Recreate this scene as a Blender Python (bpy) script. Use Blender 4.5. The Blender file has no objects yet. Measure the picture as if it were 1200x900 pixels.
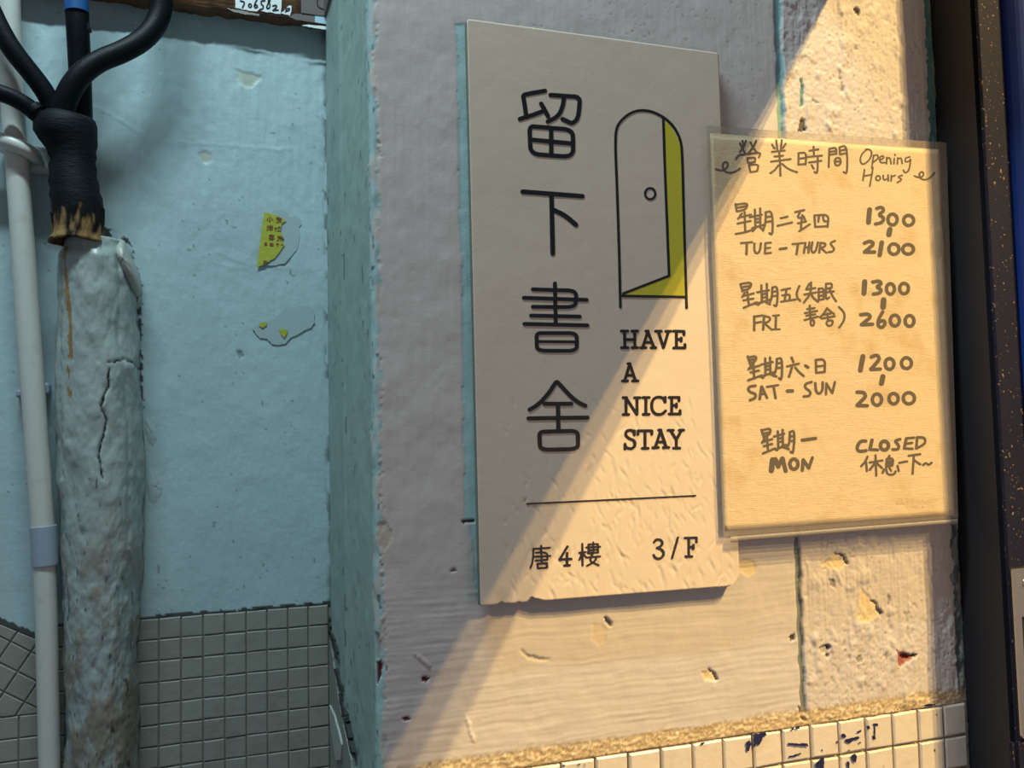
import bpy, math, random
import numpy as np
from mathutils import Vector
random.seed(7)

# ------------------------------------------------------------------ camera, world, lights
F = 1050.0                       # focal length in pixels of the 1200 x 900 frame
YAW, PITCH, ROLL = np.radians([18.91244785, 3.47860089, -1.2753381])
DIST = 0.57063                   # camera to painted wall (m)
EYE = 1.45                       # camera height (m)
sc = bpy.context.scene
COL = sc.collection
_f = np.array([np.sin(YAW)*np.cos(PITCH), np.cos(YAW)*np.cos(PITCH), np.sin(PITCH)])
_r0 = np.array([np.cos(YAW), -np.sin(YAW), 0.0]); _u0 = np.cross(_r0, _f)
RIGHT = np.cos(ROLL)*_r0 + np.sin(ROLL)*_u0
UP = -np.sin(ROLL)*_r0 + np.cos(ROLL)*_u0
FWD = _f
CAM = np.array([0.0, -DIST, EYE])

cam_d = bpy.data.cameras.new('camera')
cam = bpy.data.objects.new('camera', cam_d); COL.objects.link(cam)
from mathutils import Matrix
M = Matrix(((RIGHT[0], UP[0], -FWD[0], CAM[0]), (RIGHT[1], UP[1], -FWD[1], CAM[1]), (RIGHT[2], UP[2], -FWD[2], CAM[2]), (0, 0, 0, 1)))
cam.matrix_world = M
cam_d.sensor_fit = 'HORIZONTAL'; cam_d.sensor_width = 36.0; cam_d.lens = F/1200*36.0
cam_d.clip_start = 0.01; cam_d.clip_end = 50
sc.camera = cam

sc.view_settings.view_transform = 'Standard'; sc.view_settings.look = 'None'
sc.view_settings.gamma = 1.0; sc.view_settings.use_curve_mapping = False
sc.view_settings.exposure = 0.0

w = bpy.data.worlds.new('world'); sc.world = w; w.use_nodes = True
w.node_tree.nodes['Background'].inputs[0].default_value = (0.48, 0.54, 0.62, 1)
w.node_tree.nodes['Background'].inputs[1].default_value = 0.275

def point_lamp(name, loc, power, color, radius):
    d = bpy.data.lights.new(name, 'POINT'); d.energy = power; d.color = color; d.shadow_soft_size = radius
    o = bpy.data.objects.new(name, d); o.location = loc; COL.objects.link(o); return o
WARM = (1.0, 0.70, 0.27)
WARM_POWER = 2350.0
FIN_X, FIN_Z = 0.4775, 0.358     # lower edge of the unseen shadow fin, seen end-on
for k, (ly, off, pw) in enumerate(((2.6, -0.190, 1.44), (3.0, -0.090, 0.88), (3.5, 0.010, 0.68))):
    t = 4.0
    lx = FIN_X + 0.55*t + 0.835*off; lz = FIN_Z + 0.835*t - 0.55*off
    point_lamp('doorway_led', (lx, -ly, EYE + lz), WARM_POWER*pw/3, WARM, 0.020)
glow_d = bpy.data.lights.new('warm_fill', 'AREA'); glow_d.shape = 'DISK'; glow_d.size = 0.4  # soft fill added to warm the shadows towards the gate frame, no actual lamp
glow_d.energy = 0.72; glow_d.color = (1.0, 0.58, 0.34)
glow = bpy.data.objects.new('warm_fill', glow_d); COL.objects.link(glow)
glow.location = (0.68, -0.75, EYE - 0.22); glow.rotation_euler = (math.radians(98), 0, 0)
tube_d = bpy.data.lights.new('alcove_tube', 'AREA'); tube_d.shape = 'RECTANGLE'
tube_d.size = 0.55; tube_d.size_y = 0.03; tube_d.energy = 13.4; tube_d.color = (0.70, 0.93, 1.0)
tube = bpy.data.objects.new('alcove_tube', tube_d); COL.objects.link(tube)
tube.location = (-0.18, -0.24, EYE + 1.10)
tube.rotation_euler = (math.radians(20), 0, 0)

# ------------------------------------------------------------------ projection helpers
def ray(px, py):
    px = np.asarray(px, float); py = np.asarray(py, float)
    return RIGHT*((px-600)/F)[..., None] - UP*((py-450)/F)[..., None] + FWD
def hitY(px, py, Y):
    d = ray(px, py); return CAM + d*((Y - CAM[1])/d[..., 1])[..., None]
def hitX(px, py, X):
    d = ray(px, py); return CAM + d*((X - CAM[0])/d[..., 0])[..., None]
def hitZ(px, py, Z):
    d = ray(px, py); return CAM + d*((Z - CAM[2])/d[..., 2])[..., None]
def project(P):
    q = P - CAM; z = q @ FWD
    return 600 + F*(q @ RIGHT)/z, 450 - F*(q @ UP)/z
def mpp(P):                                   # metres per pixel at a point
    return float((np.asarray(P) - CAM) @ FWD)/F

# ------------------------------------------------------------------ noise
def vnoise(x, y, seed=0):
    xi = np.floor(x).astype(np.int64); yi = np.floor(y).astype(np.int64)
    fx = x - xi; fy = y - yi
    fx = fx*fx*(3-2*fx); fy = fy*fy*(3-2*fy)
    def h(a, b):
        n = (a*374761393 + b*668265263 + seed*1442695041) & 0xffffffff
        n = ((n ^ (n >> 13))*1274126177) & 0xffffffff
        n = ((n ^ (n >> 16))*2246822519) & 0xffffffff
        return ((n ^ (n >> 15)) & 0xffff)/65535.0*2-1
    return (h(xi, yi)*(1-fx)+h(xi+1, yi)*fx)*(1-fy) + (h(xi, yi+1)*(1-fx)+h(xi+1, yi+1)*fx)*fy
def fbm(x, y, seed=0, n=3):
    s = 0; a = 1
    for k in range(n):
        s = s + a*vnoise(x*2**k, y*2**k, seed+k*17); a *= .5
    return s/1.6
def sstep(a, b, x):
    t = np.clip((x-a)/(b-a), 0, 1); return t*t*(3-2*t)
def inpoly(px, py, poly):
    r = np.zeros(px.shape, bool); n = len(poly)
    for i in range(n):
        x1, y1 = poly[i]; x2, y2 = poly[(i+1) % n]
        if y1 == y2: continue
        c = ((y1 > py) != (y2 > py)) & (px < (x2-x1)*(py-y1)/(y2-y1)+x1)
        r ^= c
    return r
def seg_dist(px, py, pts):
    best = np.full(px.shape, 1e9)
    for (x1, y1), (x2, y2) in zip(pts[:-1], pts[1:]):
        dx, dy = x2-x1, y2-y1; L = dx*dx+dy*dy+1e-9
        t = np.clip(((px-x1)*dx+(py-y1)*dy)/L, 0, 1)
        best = np.minimum(best, np.hypot(px-x1-t*dx, py-y1-t*dy))
    return best
def crop(x0, y0, s):
    return lambda pts: [(x0+a/s, y0+b/s) for a, b in pts]

# ------------------------------------------------------------------ materials
def mat(name, color=(.8, .8, .8), rough=.5, metal=0.0, attr=None, bump=None, spec=.5, coat=0.0, speck=None):
    m = bpy.data.materials.new(name); m.use_nodes = True
    nt = m.node_tree; N = nt.nodes; L = nt.links; b = N['Principled BSDF']
    b.inputs['Base Color'].default_value = (*color, 1); b.inputs['Roughness'].default_value = rough
    b.inputs['Metallic'].default_value = metal; b.inputs['Specular IOR Level'].default_value = spec
    b.inputs['Coat Weight'].default_value = coat
    src = None
    if attr:
        a = N.new('ShaderNodeAttribute'); a.attribute_name = attr; src = a.outputs['Color']
    g = N.new('ShaderNodeNewGeometry')
    if speck:                                   # (scale, threshold lo, hi, colour)
        s, lo, hi, c2 = speck
        n = N.new('ShaderNodeTexNoise'); n.inputs['Scale'].default_value = s; n.inputs['Detail'].default_value = 5
        L.new(g.outputs['Position'], n.inputs['Vector'])
        r = N.new('ShaderNodeMapRange'); r.inputs['From Min'].default_value = lo; r.inputs['From Max'].default_value = hi
        L.new(n.outputs['Fac'], r.inputs['Value'])
        mx = N.new('ShaderNodeMix'); mx.data_type = 'RGBA'
        L.new(r.outputs['Result'], mx.inputs['Factor'])
        mx.inputs['A'].default_value = (*color, 1); mx.inputs['B'].default_value = (*c2, 1)
        if src: L.new(src, mx.inputs['A'])
        src = mx.outputs['Result']
    if src: L.new(src, b.inputs['Base Color'])
    last = None
    for (sx, sy, sz, dist) in (bump or []):
        mp = N.new('ShaderNodeMapping'); mp.inputs['Scale'].default_value = (sx, sy, sz)
        L.new(g.outputs['Position'], mp.inputs['Vector'])
        n = N.new('ShaderNodeTexNoise'); n.inputs['Scale'].default_value = 1; n.inputs['Detail'].default_value = 4
        n.inputs['Roughness'].default_value = .6
        L.new(mp.outputs['Vector'], n.inputs['Vector'])
        bp = N.new('ShaderNodeBump'); bp.inputs['Distance'].default_value = dist; bp.inputs['Strength'].default_value = 1
        L.new(n.outputs['Fac'], bp.inputs['Height'])
        if last: L.new(last, bp.inputs['Normal'])
        last = bp.outputs['Normal']
    if last: L.new(last, b.inputs['Normal'])
    return m

MT = {}
MT['paint'] = mat('old_wall_paint', attr='paint', rough=.62, spec=.3, bump=[(500, 500, 500, .00012)])
MT['alcove'] = mat('alcove_paint', attr='paint', rough=.30, spec=.55, bump=[(420, 420, 90, .0003), (90, 90, 90, .0006)])
MT['plaster'] = mat('lumpy_plaster_paint', attr='paint', rough=.34, spec=.5, bump=[(260, 260, 260, .00025)])
MT['tile'] = mat('cream_mosaic', (.66, .58, .50), .32, spec=.4, bump=[(120, 120, 120, .0004)], speck=(90, .55, .8, (.60, .50, .41)))
MT['grey_tile'] = mat('grey_painted_mosaic', (.255, .255, .22), .5, spec=.35, bump=[(160, 160, 160, .0004)], speck=(60, .5, .75, (.225, .22, .19)))
MT['blue_fleck'] = mat('dark_blue_paint', (.012, .014, .07), .4)
MT['sign'] = mat('cream_acrylic', (.66, .54, .43), .38, spec=.4, bump=[(45, 45, 45, .0004)])
MT['sign_side'] = mat('grimy_acrylic_edge', (.17, .18, .145), .6, spec=.2)
MT['black'] = mat('black_vinyl', (.010, .010, .013), .35)
MT['yellow'] = mat('yellow_vinyl', (.58, .50, .035), .4)
MT['paper'] = mat('tan_card', (.69, .52, .325), .75, spec=.2, bump=[(90, 90, 1700, .0003), (60, 60, 60, .0008)], speck=(42, .54, .80, (.56, .38, .18)))
MT['ink'] = mat('faded_brown_marker', (.075, .052, .036), .8, spec=.1)
MT['faint'] = mat('faint_imprint', (.58, .42, .23), .6)
MT['rubber'] = mat('black_cable_rubber', (.003, .0045, .007), .5, spec=.14, bump=[(300, 300, 300, .0003)])
MT['tape'] = mat('black_wrapping_tape', (.004, .006, .009), .6, spec=.15, bump=[(150, 150, 600, .0006)])
MT['blue_tape'] = mat('blue_cable_tape', (.010, .085, .27), .4)
MT['fray'] = mat('frayed_brown_binding', attr='paint', rough=.9, spec=.1, bump=[(900, 900, 250, .0015)])
MT['pvc'] = mat('pale_painted_pipe', (.52, .54, .50), .4, spec=.5, bump=[(200, 200, 60, .0003)], speck=(60, .6, .8, (.42, .43, .38)))
MT['coupling'] = mat('grey_blue_coupling', (.26, .33, .40), .45)
MT['steel'] = mat('brushed_steel', (.45, .43, .43), .38, .85, bump=[(90, 90, 1500, .0002)])
MT['screw'] = mat('screw_steel', (.42, .38, .36), .3, .9)
MT['frame'] = mat('black_gate_frame', (.021, .020, .024), .5, spec=.3)
MT['frame_front'] = mat('navy_frame_with_rust_specks', (.011, .012, .030), .62, spec=.15, speck=(420, .645, .70, (.30, .18, .09)))
MT['gate'] = mat('deep_blue_gate', (.016, .045, .24), .35, spec=.5)
MT['board'] = mat('dark_brown_wood', (.15, .062, .02), .5, bump=[(40, 40, 500, .0006)], speck=(70, .5, .75, (.035, .018, .01)))
MT['grey_sheet'] = mat('dull_grey_sheet', (.115, .10, .092), .55)
MT['white_paper'] = mat('white_paper', (.70, .74, .74), .7)
MT['pale_plastic'] = mat('pale_blue_plastic', (.42, .58, .66), .35)
MT['sticker'] = mat('yellow_sticker', (.38, .41, .035), .5, bump=[(200, 200, 200, .0005)])
MT['residue'] = mat('grey_glue_residue', (.325, .42, .43), .55, bump=[(200, 200, 200, .0002)])
MT['red_ink'] = mat('dull_red_print', (.20, .05, .03), .6)
MT['concrete'] = mat('raw_concrete', (.16, .16, .15), .9)

def film_mat(name, col, opac, rough):
    m = bpy.data.materials.new(name); m.use_nodes = True
    nt = m.node_tree; N = nt.nodes; L = nt.links
    b = N['Principled BSDF']; b.inputs['Base Color'].default_value = (*col, 1); b.inputs['Roughness'].default_value = rough
    tr = N.new('ShaderNodeBsdfTransparent'); mx = N.new('ShaderNodeMixShader'); mx.inputs[0].default_value = opac
    L.new(tr.outputs[0], mx.inputs[1]); L.new(b.outputs[0], mx.inputs[2])
    L.new(mx.outputs[0], N['Material Output'].inputs['Surface'])
    return m
MT['film'] = film_mat('clear_plastic_film', (.75, .68, .55), .05, .25)
MT['film_edge'] = film_mat('cloudy_plastic_margin', (.42, .34, .25), .30, .3)
MT['binding'] = film_mat('ribbed_plastic_seam', (.36, .30, .24), .60, .4)

# ------------------------------------------------------------------ object helpers
def link(name, verts, faces, m, parent=None, smooth=False, colors=None):
    me = bpy.data.meshes.new(name)
    v = np.asarray(verts, float)
    if parent is not None: v = v - np.array(parent_loc(parent))
    me.from_pydata(v.tolist(), [], [list(map(int, f)) for f in faces])
    return finish(name, me, m, parent, smooth, colors)
def parent_loc(p):
    l = Vector(p.location)
    while p.parent: p = p.parent; l = l + Vector(p.location)
    return l
def finish(name, me, m, parent, smooth, colors):
    if colors is not None:
        a = me.color_attributes.new('paint', 'FLOAT_COLOR', 'POINT')
        c = np.ones((len(me.vertices), 4), np.float32); c[:, :3] = colors
        a.data.foreach_set('color', c.ravel())
    if smooth: me.polygons.foreach_set('use_smooth', np.ones(len(me.polygons), bool))
    me.materials.append(m); me.update()
    o = bpy.data.objects.new(name, me); COL.objects.link(o)
    if parent is not None: o.parent = parent
    return o
def grid(name, P, m, parent=None, colors=None, smooth=True, wrap=False, extra=None):
    """P: (rows, cols, 3) points"""
    R, C = P.shape[:2]
    v = P.reshape(-1, 3)
    if parent is not None: v = v - np.array(parent_loc(parent))
    i = np.arange(R*C).reshape(R, C)
    if wrap: i = np.concatenate([i, i[:, :1]], 1)
    q = np.stack([i[:-1, :-1], i[:-1, 1:], i[1:, 1:], i[1:, :-1]], -1).reshape(-1, 4)
    if extra is not None: q = np.concatenate([q, extra])
    me = bpy.data.meshes.new(name)
    me.vertices.add(len(v)); me.vertices.foreach_set('co', v.astype(np.float32).ravel())
    me.loops.add(q.size); me.loops.foreach_set('vertex_index', q.astype(np.int32).ravel())
    me.polygons.add(len(q)); me.polygons.foreach_set('loop_start', np.arange(0, q.size, 4, dtype=np.int32))
    me.update(calc_edges=True); me.validate()
    return finish(name, me, m, parent, smooth, None if colors is None else colors.reshape(-1, 3))
def empty(name, loc, label=None, cat=None, group=None, kind=None):
    o = bpy.data.objects.new(name, None); o.location = loc; o.empty_display_size = .02; COL.objects.link(o)
    tag(o, label, cat, group, kind); return o
def tag(o, label=None, cat=None, group=None, kind=None):
    for k, x in (('label', label), ('category', cat), ('group', group), ('kind', kind)):
        if x: o[k] = x
    return o
def box_vf(lo, hi):
    x0, y0, z0 = lo; x1, y1, z1 = hi
    v = [(x0, y0, z0), (x1, y0, z0), (x1, y1, z0), (x0, y1, z0), (x0, y0, z1), (x1, y0, z1), (x1, y1, z1), (x0, y1, z1)]
    f = [(0, 3, 2, 1), (4, 5, 6, 7), (0, 1, 5, 4), (1, 2, 6, 5), (2, 3, 7, 6), (3, 0, 4, 7)]
    return v, f
def box(name, lo, hi, m, parent=None, bevel=0.0):
    v, f = box_vf(lo, hi); o = link(name, v, f, m, parent)
    if bevel:
        b = o.modifiers.new('bevel', 'BEVEL'); b.width = bevel; b.segments = 2
    return o
def chaikin(p, n=2):
    p = [np.array(q, float) for q in p]
    closed = np.allclose(p[0], p[-1]) and len(p) > 3
    for _ in range(n):
        if len(p) < 3: break
        out = [] if closed else [p[0]]
        for a, b in zip(p[:-1], p[1:]):
            out += [a*.75+b*.25, a*.25+b*.75]
        out.append(out[0] if closed else p[-1]); p = out
    return p
_strokes = [0]
def stroke_mesh(name, strokes, Yf, m, parent, lift=.00025, skirt=.00025, plane=None):
    """strokes: list of (points in pixels, width in pixels) drawn on the plane Y=Yf"""
    V = []; Fc = []
    pl = plane or (lambda x, y: hitY(x, y, Yf))
    for pts, wd in strokes:
        p = chaikin(pts, 2); h = wd/2
        p = [q for k, q in enumerate(p) if k == 0 or np.hypot(*(q-p[k-1])) > .05]
        n = len(p); L = []; R = []
        for i in range(n):
            a = p[max(i-1, 0)]; b = p[min(i+1, n-1)]
            t = (b-a)/(np.hypot(*(b-a))+1e-9); nn = np.array([-t[1], t[0]])
            L.append(p[i]+nn*h); R.append(p[i]-nn*h)
        poly2 = []; base = len(V); quads = []
        pts2 = L + R
        for i in range(n-1): quads.append((i, i+1, n+i+1, n+i))
        edge = [(i, i+1) for i in range(n-1)] + [(n+i+1, n+i) for i in range(n-1)]
        if not np.allclose(pts[0], pts[-1]):
            for end, s in ((0, -1), (n-1, 1)):
                a = p[end]; t = (p[1]-p[0]) if end == 0 else (p[-1]-p[-2]); ang = math.atan2(t[1], t[0])
                if s < 0: ang += math.pi
                k0 = len(pts2); K = 6
                for k in range(1, K): pts2.append(a + h*np.array([math.cos(ang+math.pi/2-math.pi*k/K), math.sin(ang+math.pi/2-math.pi*k/K)]))
                A, B = (end, n+end) if s > 0 else (n+end, end)
                ring = [A]+list(range(k0, k0+K-1))+[B]
                quads.append(tuple(ring)); edge += list(zip(ring[:-1], ring[1:]))
        arr = np.array(pts2); _strokes[0] += 1
        P = pl(arr[:, 0], arr[:, 1]); jit = (_strokes[0] % 23)*2e-6
        top = P.copy(); top[:, 1] -= lift+jit
        bot = P.copy(); bot[:, 1] -= lift-skirt
        k = len(pts2)
        V += list(top)+list(bot)
        Fc += [tuple(base+x for x in q) for q in quads]
        Fc += [(base+a, base+b, base+k+b, base+k+a) for a, b in edge]
    return link(name, V, Fc, m, parent)
def poly_sheet(name, pts, Yf, m, parent, thick=.0002, jag=0.0, plane=None):
    """a closed pixel outline laid on a plane, with a real thickness"""
    p = [np.array(q, float) for q in pts]
    if jag:
        out = []
        for a, b in zip(p, p[1:]+p[:1]):
            k = max(1, int(np.hypot(*(b-a))/2.5))
            for i in range(k): out.append(a+(b-a)*i/k+np.array([random.uniform(-jag, jag), random.uniform(-jag, jag)]))
        p = out
    a = np.array(p); pl = plane or (lambda x, y: hitY(x, y, Yf))
    T = pl(a[:, 0], a[:, 1]); B = T.copy(); T = T.copy(); T[:, 1] -= thick
    n = len(p)
    f = [tuple(range(n))]+[(i, (i+1) % n, n+(i+1) % n, n+i) for i in range(n)]
    return link(name, list(T)+list(B), f, m, parent)
def tube_grid(path, rad, seg=20):
    """path: (n,3), rad: (n,) -> (n,seg,3)"""
    path = np.asarray(path); n = len(path); out = []
    ref = np.array([0., 1., 0.])
    for i in range(n):
        t = path[min(i+1, n-1)]-path[max(i-1, 0)]; t = t/np.linalg.norm(t)
        a = ref - t*(ref@t); a /= np.linalg.norm(a); b = np.cross(t, a); ref = a
        ang = np.linspace(0, 2*np.pi, seg, endpoint=False)
        out.append(path[i]+rad[i]*(np.cos(ang)[:, None]*a+np.sin(ang)[:, None]*b))
    return np.array(out)
def smooth_path(p, n=3): return np.array(chaikin(p, n))

# ------------------------------------------------------------------ structure: the painted wall face and its reveal
EDGE_X = 0.1014                  # left edge of the painted face
END_X = 0.5717                   # right edge, where the gate frame stands
BACK_Y = 0.2107                  # alcove back wall
TILE_Z = -0.2165                 # top of the mosaic on the face (relative to the eye)
PINK = np.array([.56, .50, .475]); TEAL = np.array([.27, .43, .42]); PALE_TEAL = np.array([.42, .60, .60])
REVEAL = np.array([.285, .385, .362]); CREAM = np.array([.64, .52, .33]); RED = np.array([.13, .012, .016])

def build_wall_face():
    rc = .0035
    ys = np.concatenate([np.linspace(BACK_Y, .02, 60), np.linspace(.018, rc, 12)[:-1]])
    path = [(EDGE_X, y, -1, 0) for y in ys]
    for a in np.linspace(0, math.pi/2, 7):
        path.append((EDGE_X+rc-rc*math.cos(a), rc-rc*math.sin(a), -math.cos(a), -math.sin(a)))
    xs = np.arange(EDGE_X+rc+.001, END_X-.001, .001)
    path += [(x, 0, 0, -1) for x in xs]
    path += [(END_X, .0015, .7, -.7), (END_X, .02, 1, 0)]
    pa = np.array(path)
    zs = np.concatenate([np.linspace(-1.45, -.33, 25)[:-1], np.arange(-.33, .44, .001), np.linspace(.44, 1.2, 20)])
    X = np.repeat(pa[None, :, 0], len(zs), 0); Y = np.repeat(pa[None, :, 1], len(zs), 0)
    NX = np.repeat(pa[None, :, 2], len(zs), 0); NY = np.repeat(pa[None, :, 3], len(zs), 0)
    Z = np.repeat(zs[:, None], len(pa), 1)
    s = np.concatenate([[0], np.cumsum(np.hypot(np.diff(pa[:, 0]), np.diff(pa[:, 1])))]); S = np.repeat(s[None], len(zs), 0)
    P = np.stack([X, Y, Z+EYE], -1)
    px, py = project(P)
    front = (NY < -.9) & (Y < .0005)
    rev = NX < -.5
    # --- colours
    n1 = fbm(S/.02, Z/.02, 1); n2 = fbm(S/.005, Z/.008, 2); n3 = vnoise(S/.0016, Z/.0016, 3)
    C = PINK*(1+.03*n1[..., None]+.02*n2[..., None])
    h = .00040*n1 + .00010*n2
    gx = np.interp(Z, [hitY(942, 835, 0)[2]-EYE, hitY(911, 0, 0)[2]-EYE], [hitY(942, 835, 0)[0], hitY(911, 0, 0)[0]])
    right_side = sstep(-.004, .004, X-gx)
    low = sstep(-.055, -.125, Z)
    warp = fbm(X/.04, Z/.025, 9); hs = .6*vnoise(X/.035, Z/.0011+2.5*warp, 5)+.7*vnoise(X/.05, Z/.0023+1.5*warp, 15)*(.4+.6*vnoise(X/.03, Z/.01, 16)); vs = .7*vnoise(X/.0011, Z/.04, 6)+.6*vnoise(X/.0026+.6*warp, Z/.05, 7)
    swirl = fbm((X+Z*.8)/.004, (Z-X*.3)/.03, 8, 2)
    st = right_side*(.00032*vs+.00010*swirl) + (1-right_side)*(low*.00021*hs+(1-low)*.00007*vs)
    rough_zone = right_side*sstep(-.03, -.06, Z) + right_side*sstep(.18, .22, Z)*.9
    rg = fbm(X/.008+.5*warp, Z/.014, 12, 3); h = h + st + rough_zone*(.0024*np.maximum(0, rg-.18) - .0022*np.maximum(0, fbm(X/.005, Z/.009, 14, 2)-.45)) + .00022*rough_zone*n3 + .0004*(1-right_side)*low*np.maximum(0, fbm(X/.006, Z/.004, 18, 2)-.5)
    pits = (vnoise(X/.0014, Z/.0016, 21) > .80) & (vnoise(X/.02, Z/.02, 22) > -.3) & (Z > .2) & (X > .2) & front
    h = h - pits*.00022
    pit2 = (vnoise(X/.0015, Z/.0024, 25) > .74) & (vnoise(X/.012, Z/.02, 26) > -.05) & (rough_zone > .3) & front
    h = h - pit2*.0006; C = np.where(pit2[..., None], C*.80, C)
    C = np.where((pits & (n3 > -.2))[..., None], C*.72, C)
    # reveal: greyer paint with fine upright scratches
    rv = REVEAL*(1+.06*n1+.05*vnoise(Y/.004, Z/.08, 31))[..., None]
    sp = (vnoise(Y/.003, Z/.009, 33) > .80) & (vnoise(Y/.05, Z/.06, 34) > -.1)
    rv = np.where(sp[..., None], rv*.45, rv)
    mp = (Y > .12)
    rv = np.where(mp[..., None], rv*np.array([.92, .94, .95]), rv)
    C = np.where(rev[..., None], rv, C)
    h = np.where(rev, .0006*n1+.00025*vnoise(Y/.003, Z/.05, 32) + .0018*sstep(.118, .122, Y), h)
    # worn corner: pale teal undercoat and plaster
    e = S - (BACK_Y-rc) + .0026*fbm(Z/.012, Z*0, 41) + .0018*vnoise(Z/.0025, S/.0025, 42)
    worn = (e > -.004) & (e < .0068) & (NY < .01)
    wc = np.where((vnoise(S/.004, Z/.016, 43) > -.35)[..., None], PALE_TEAL*.82, np.array([.46, .46, .43]))
    wc = np.where((vnoise(S/.002, Z/.007, 44) > .78)[..., None], wc*.35, wc)
    wc = np.where((vnoise(Z/.03, S*0, 47) > .3)[..., None] & (e > .0035)[..., None], np.array([.50, .46, .41]), wc)
    C = np.where(worn[..., None], wc, C)
    h = h + np.where(worn, .0004*vnoise(S/.003, Z/.009, 45)-.0003, 0)
    # right rim: undercoat and crumbled plaster beside the frame
    d = END_X - X + .0030*fbm(Z/.012, Z*0, 51)+.0012*vnoise(Z/.003, X/.003, 52)
    rim = (d < .0085) & front
    hi = sstep(-.02, .05, Z)
    rimc = np.array([.10, .24, .25])*hi[..., None] + (1-hi[..., None])*np.where((vnoise(X/.003, Z/.007, 53) > 0)[..., None], np.array([.12, .15, .15]), np.array([.30, .29, .26]))
    C = np.where(rim[..., None], rimc*(1+.25*n2[..., None]), C)
    h = h + np.where(rim, -.0012+.0016*vnoise(X/.004, Z/.007, 54)*(1-.5*hi), 0)
    # groove with old teal paint in it
    gz0 = hitY(942, 838, 0)[2]-EYE
    gd = np.abs(X-gx-.0008*vnoise(Z/.012, Z*0, 61))
    gm = (Z > gz0) & front
    gw = .0021+.0008*sstep(0, .12, Z)+.0005*vnoise(Z/.006, Z*0, 62)
    h = h - np.where(gm, .0024*sstep(1.5, .6, gd/gw), 0)
    gcol = np.array([.20, .36, .37])*sstep(0, .12, Z)[..., None] + np.array([.19, .21, .20])*(1-sstep(0, .12, Z))[..., None]
    C = np.where((gm & (gd < gw*1.05))[..., None], gcol, C)
    # old teal strip left bare along the sign
    for poly in ([(535, 28), (556, 28), (566, 300), (576, 612), (545, 612), (540, 300)], [(550, 610), (580, 610), (584, 706), (560, 706)]):
        q = inpoly(px+1.5*vnoise(Z/.01, X*0, 71), py, poly) & front
        C = np.where(q[..., None], PALE_TEAL*(1+.06*n2[..., None]), C); h = h-q*.0003
    q = inpoly(px, py, [(541, 609), (557, 608), (557, 611), (542, 614)]) & front
    C = np.where(q[..., None], np.array([.07, .08, .07]), C); h = h-q*.0005
    # flaked patches
    A = crop(940, 620, 3.914); B = crop(430, 600, 2.857); D = crop(640, 780, 4.286); G = crop(360, 680, 4.09); T = crop(800, 0, 3.75)
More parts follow.
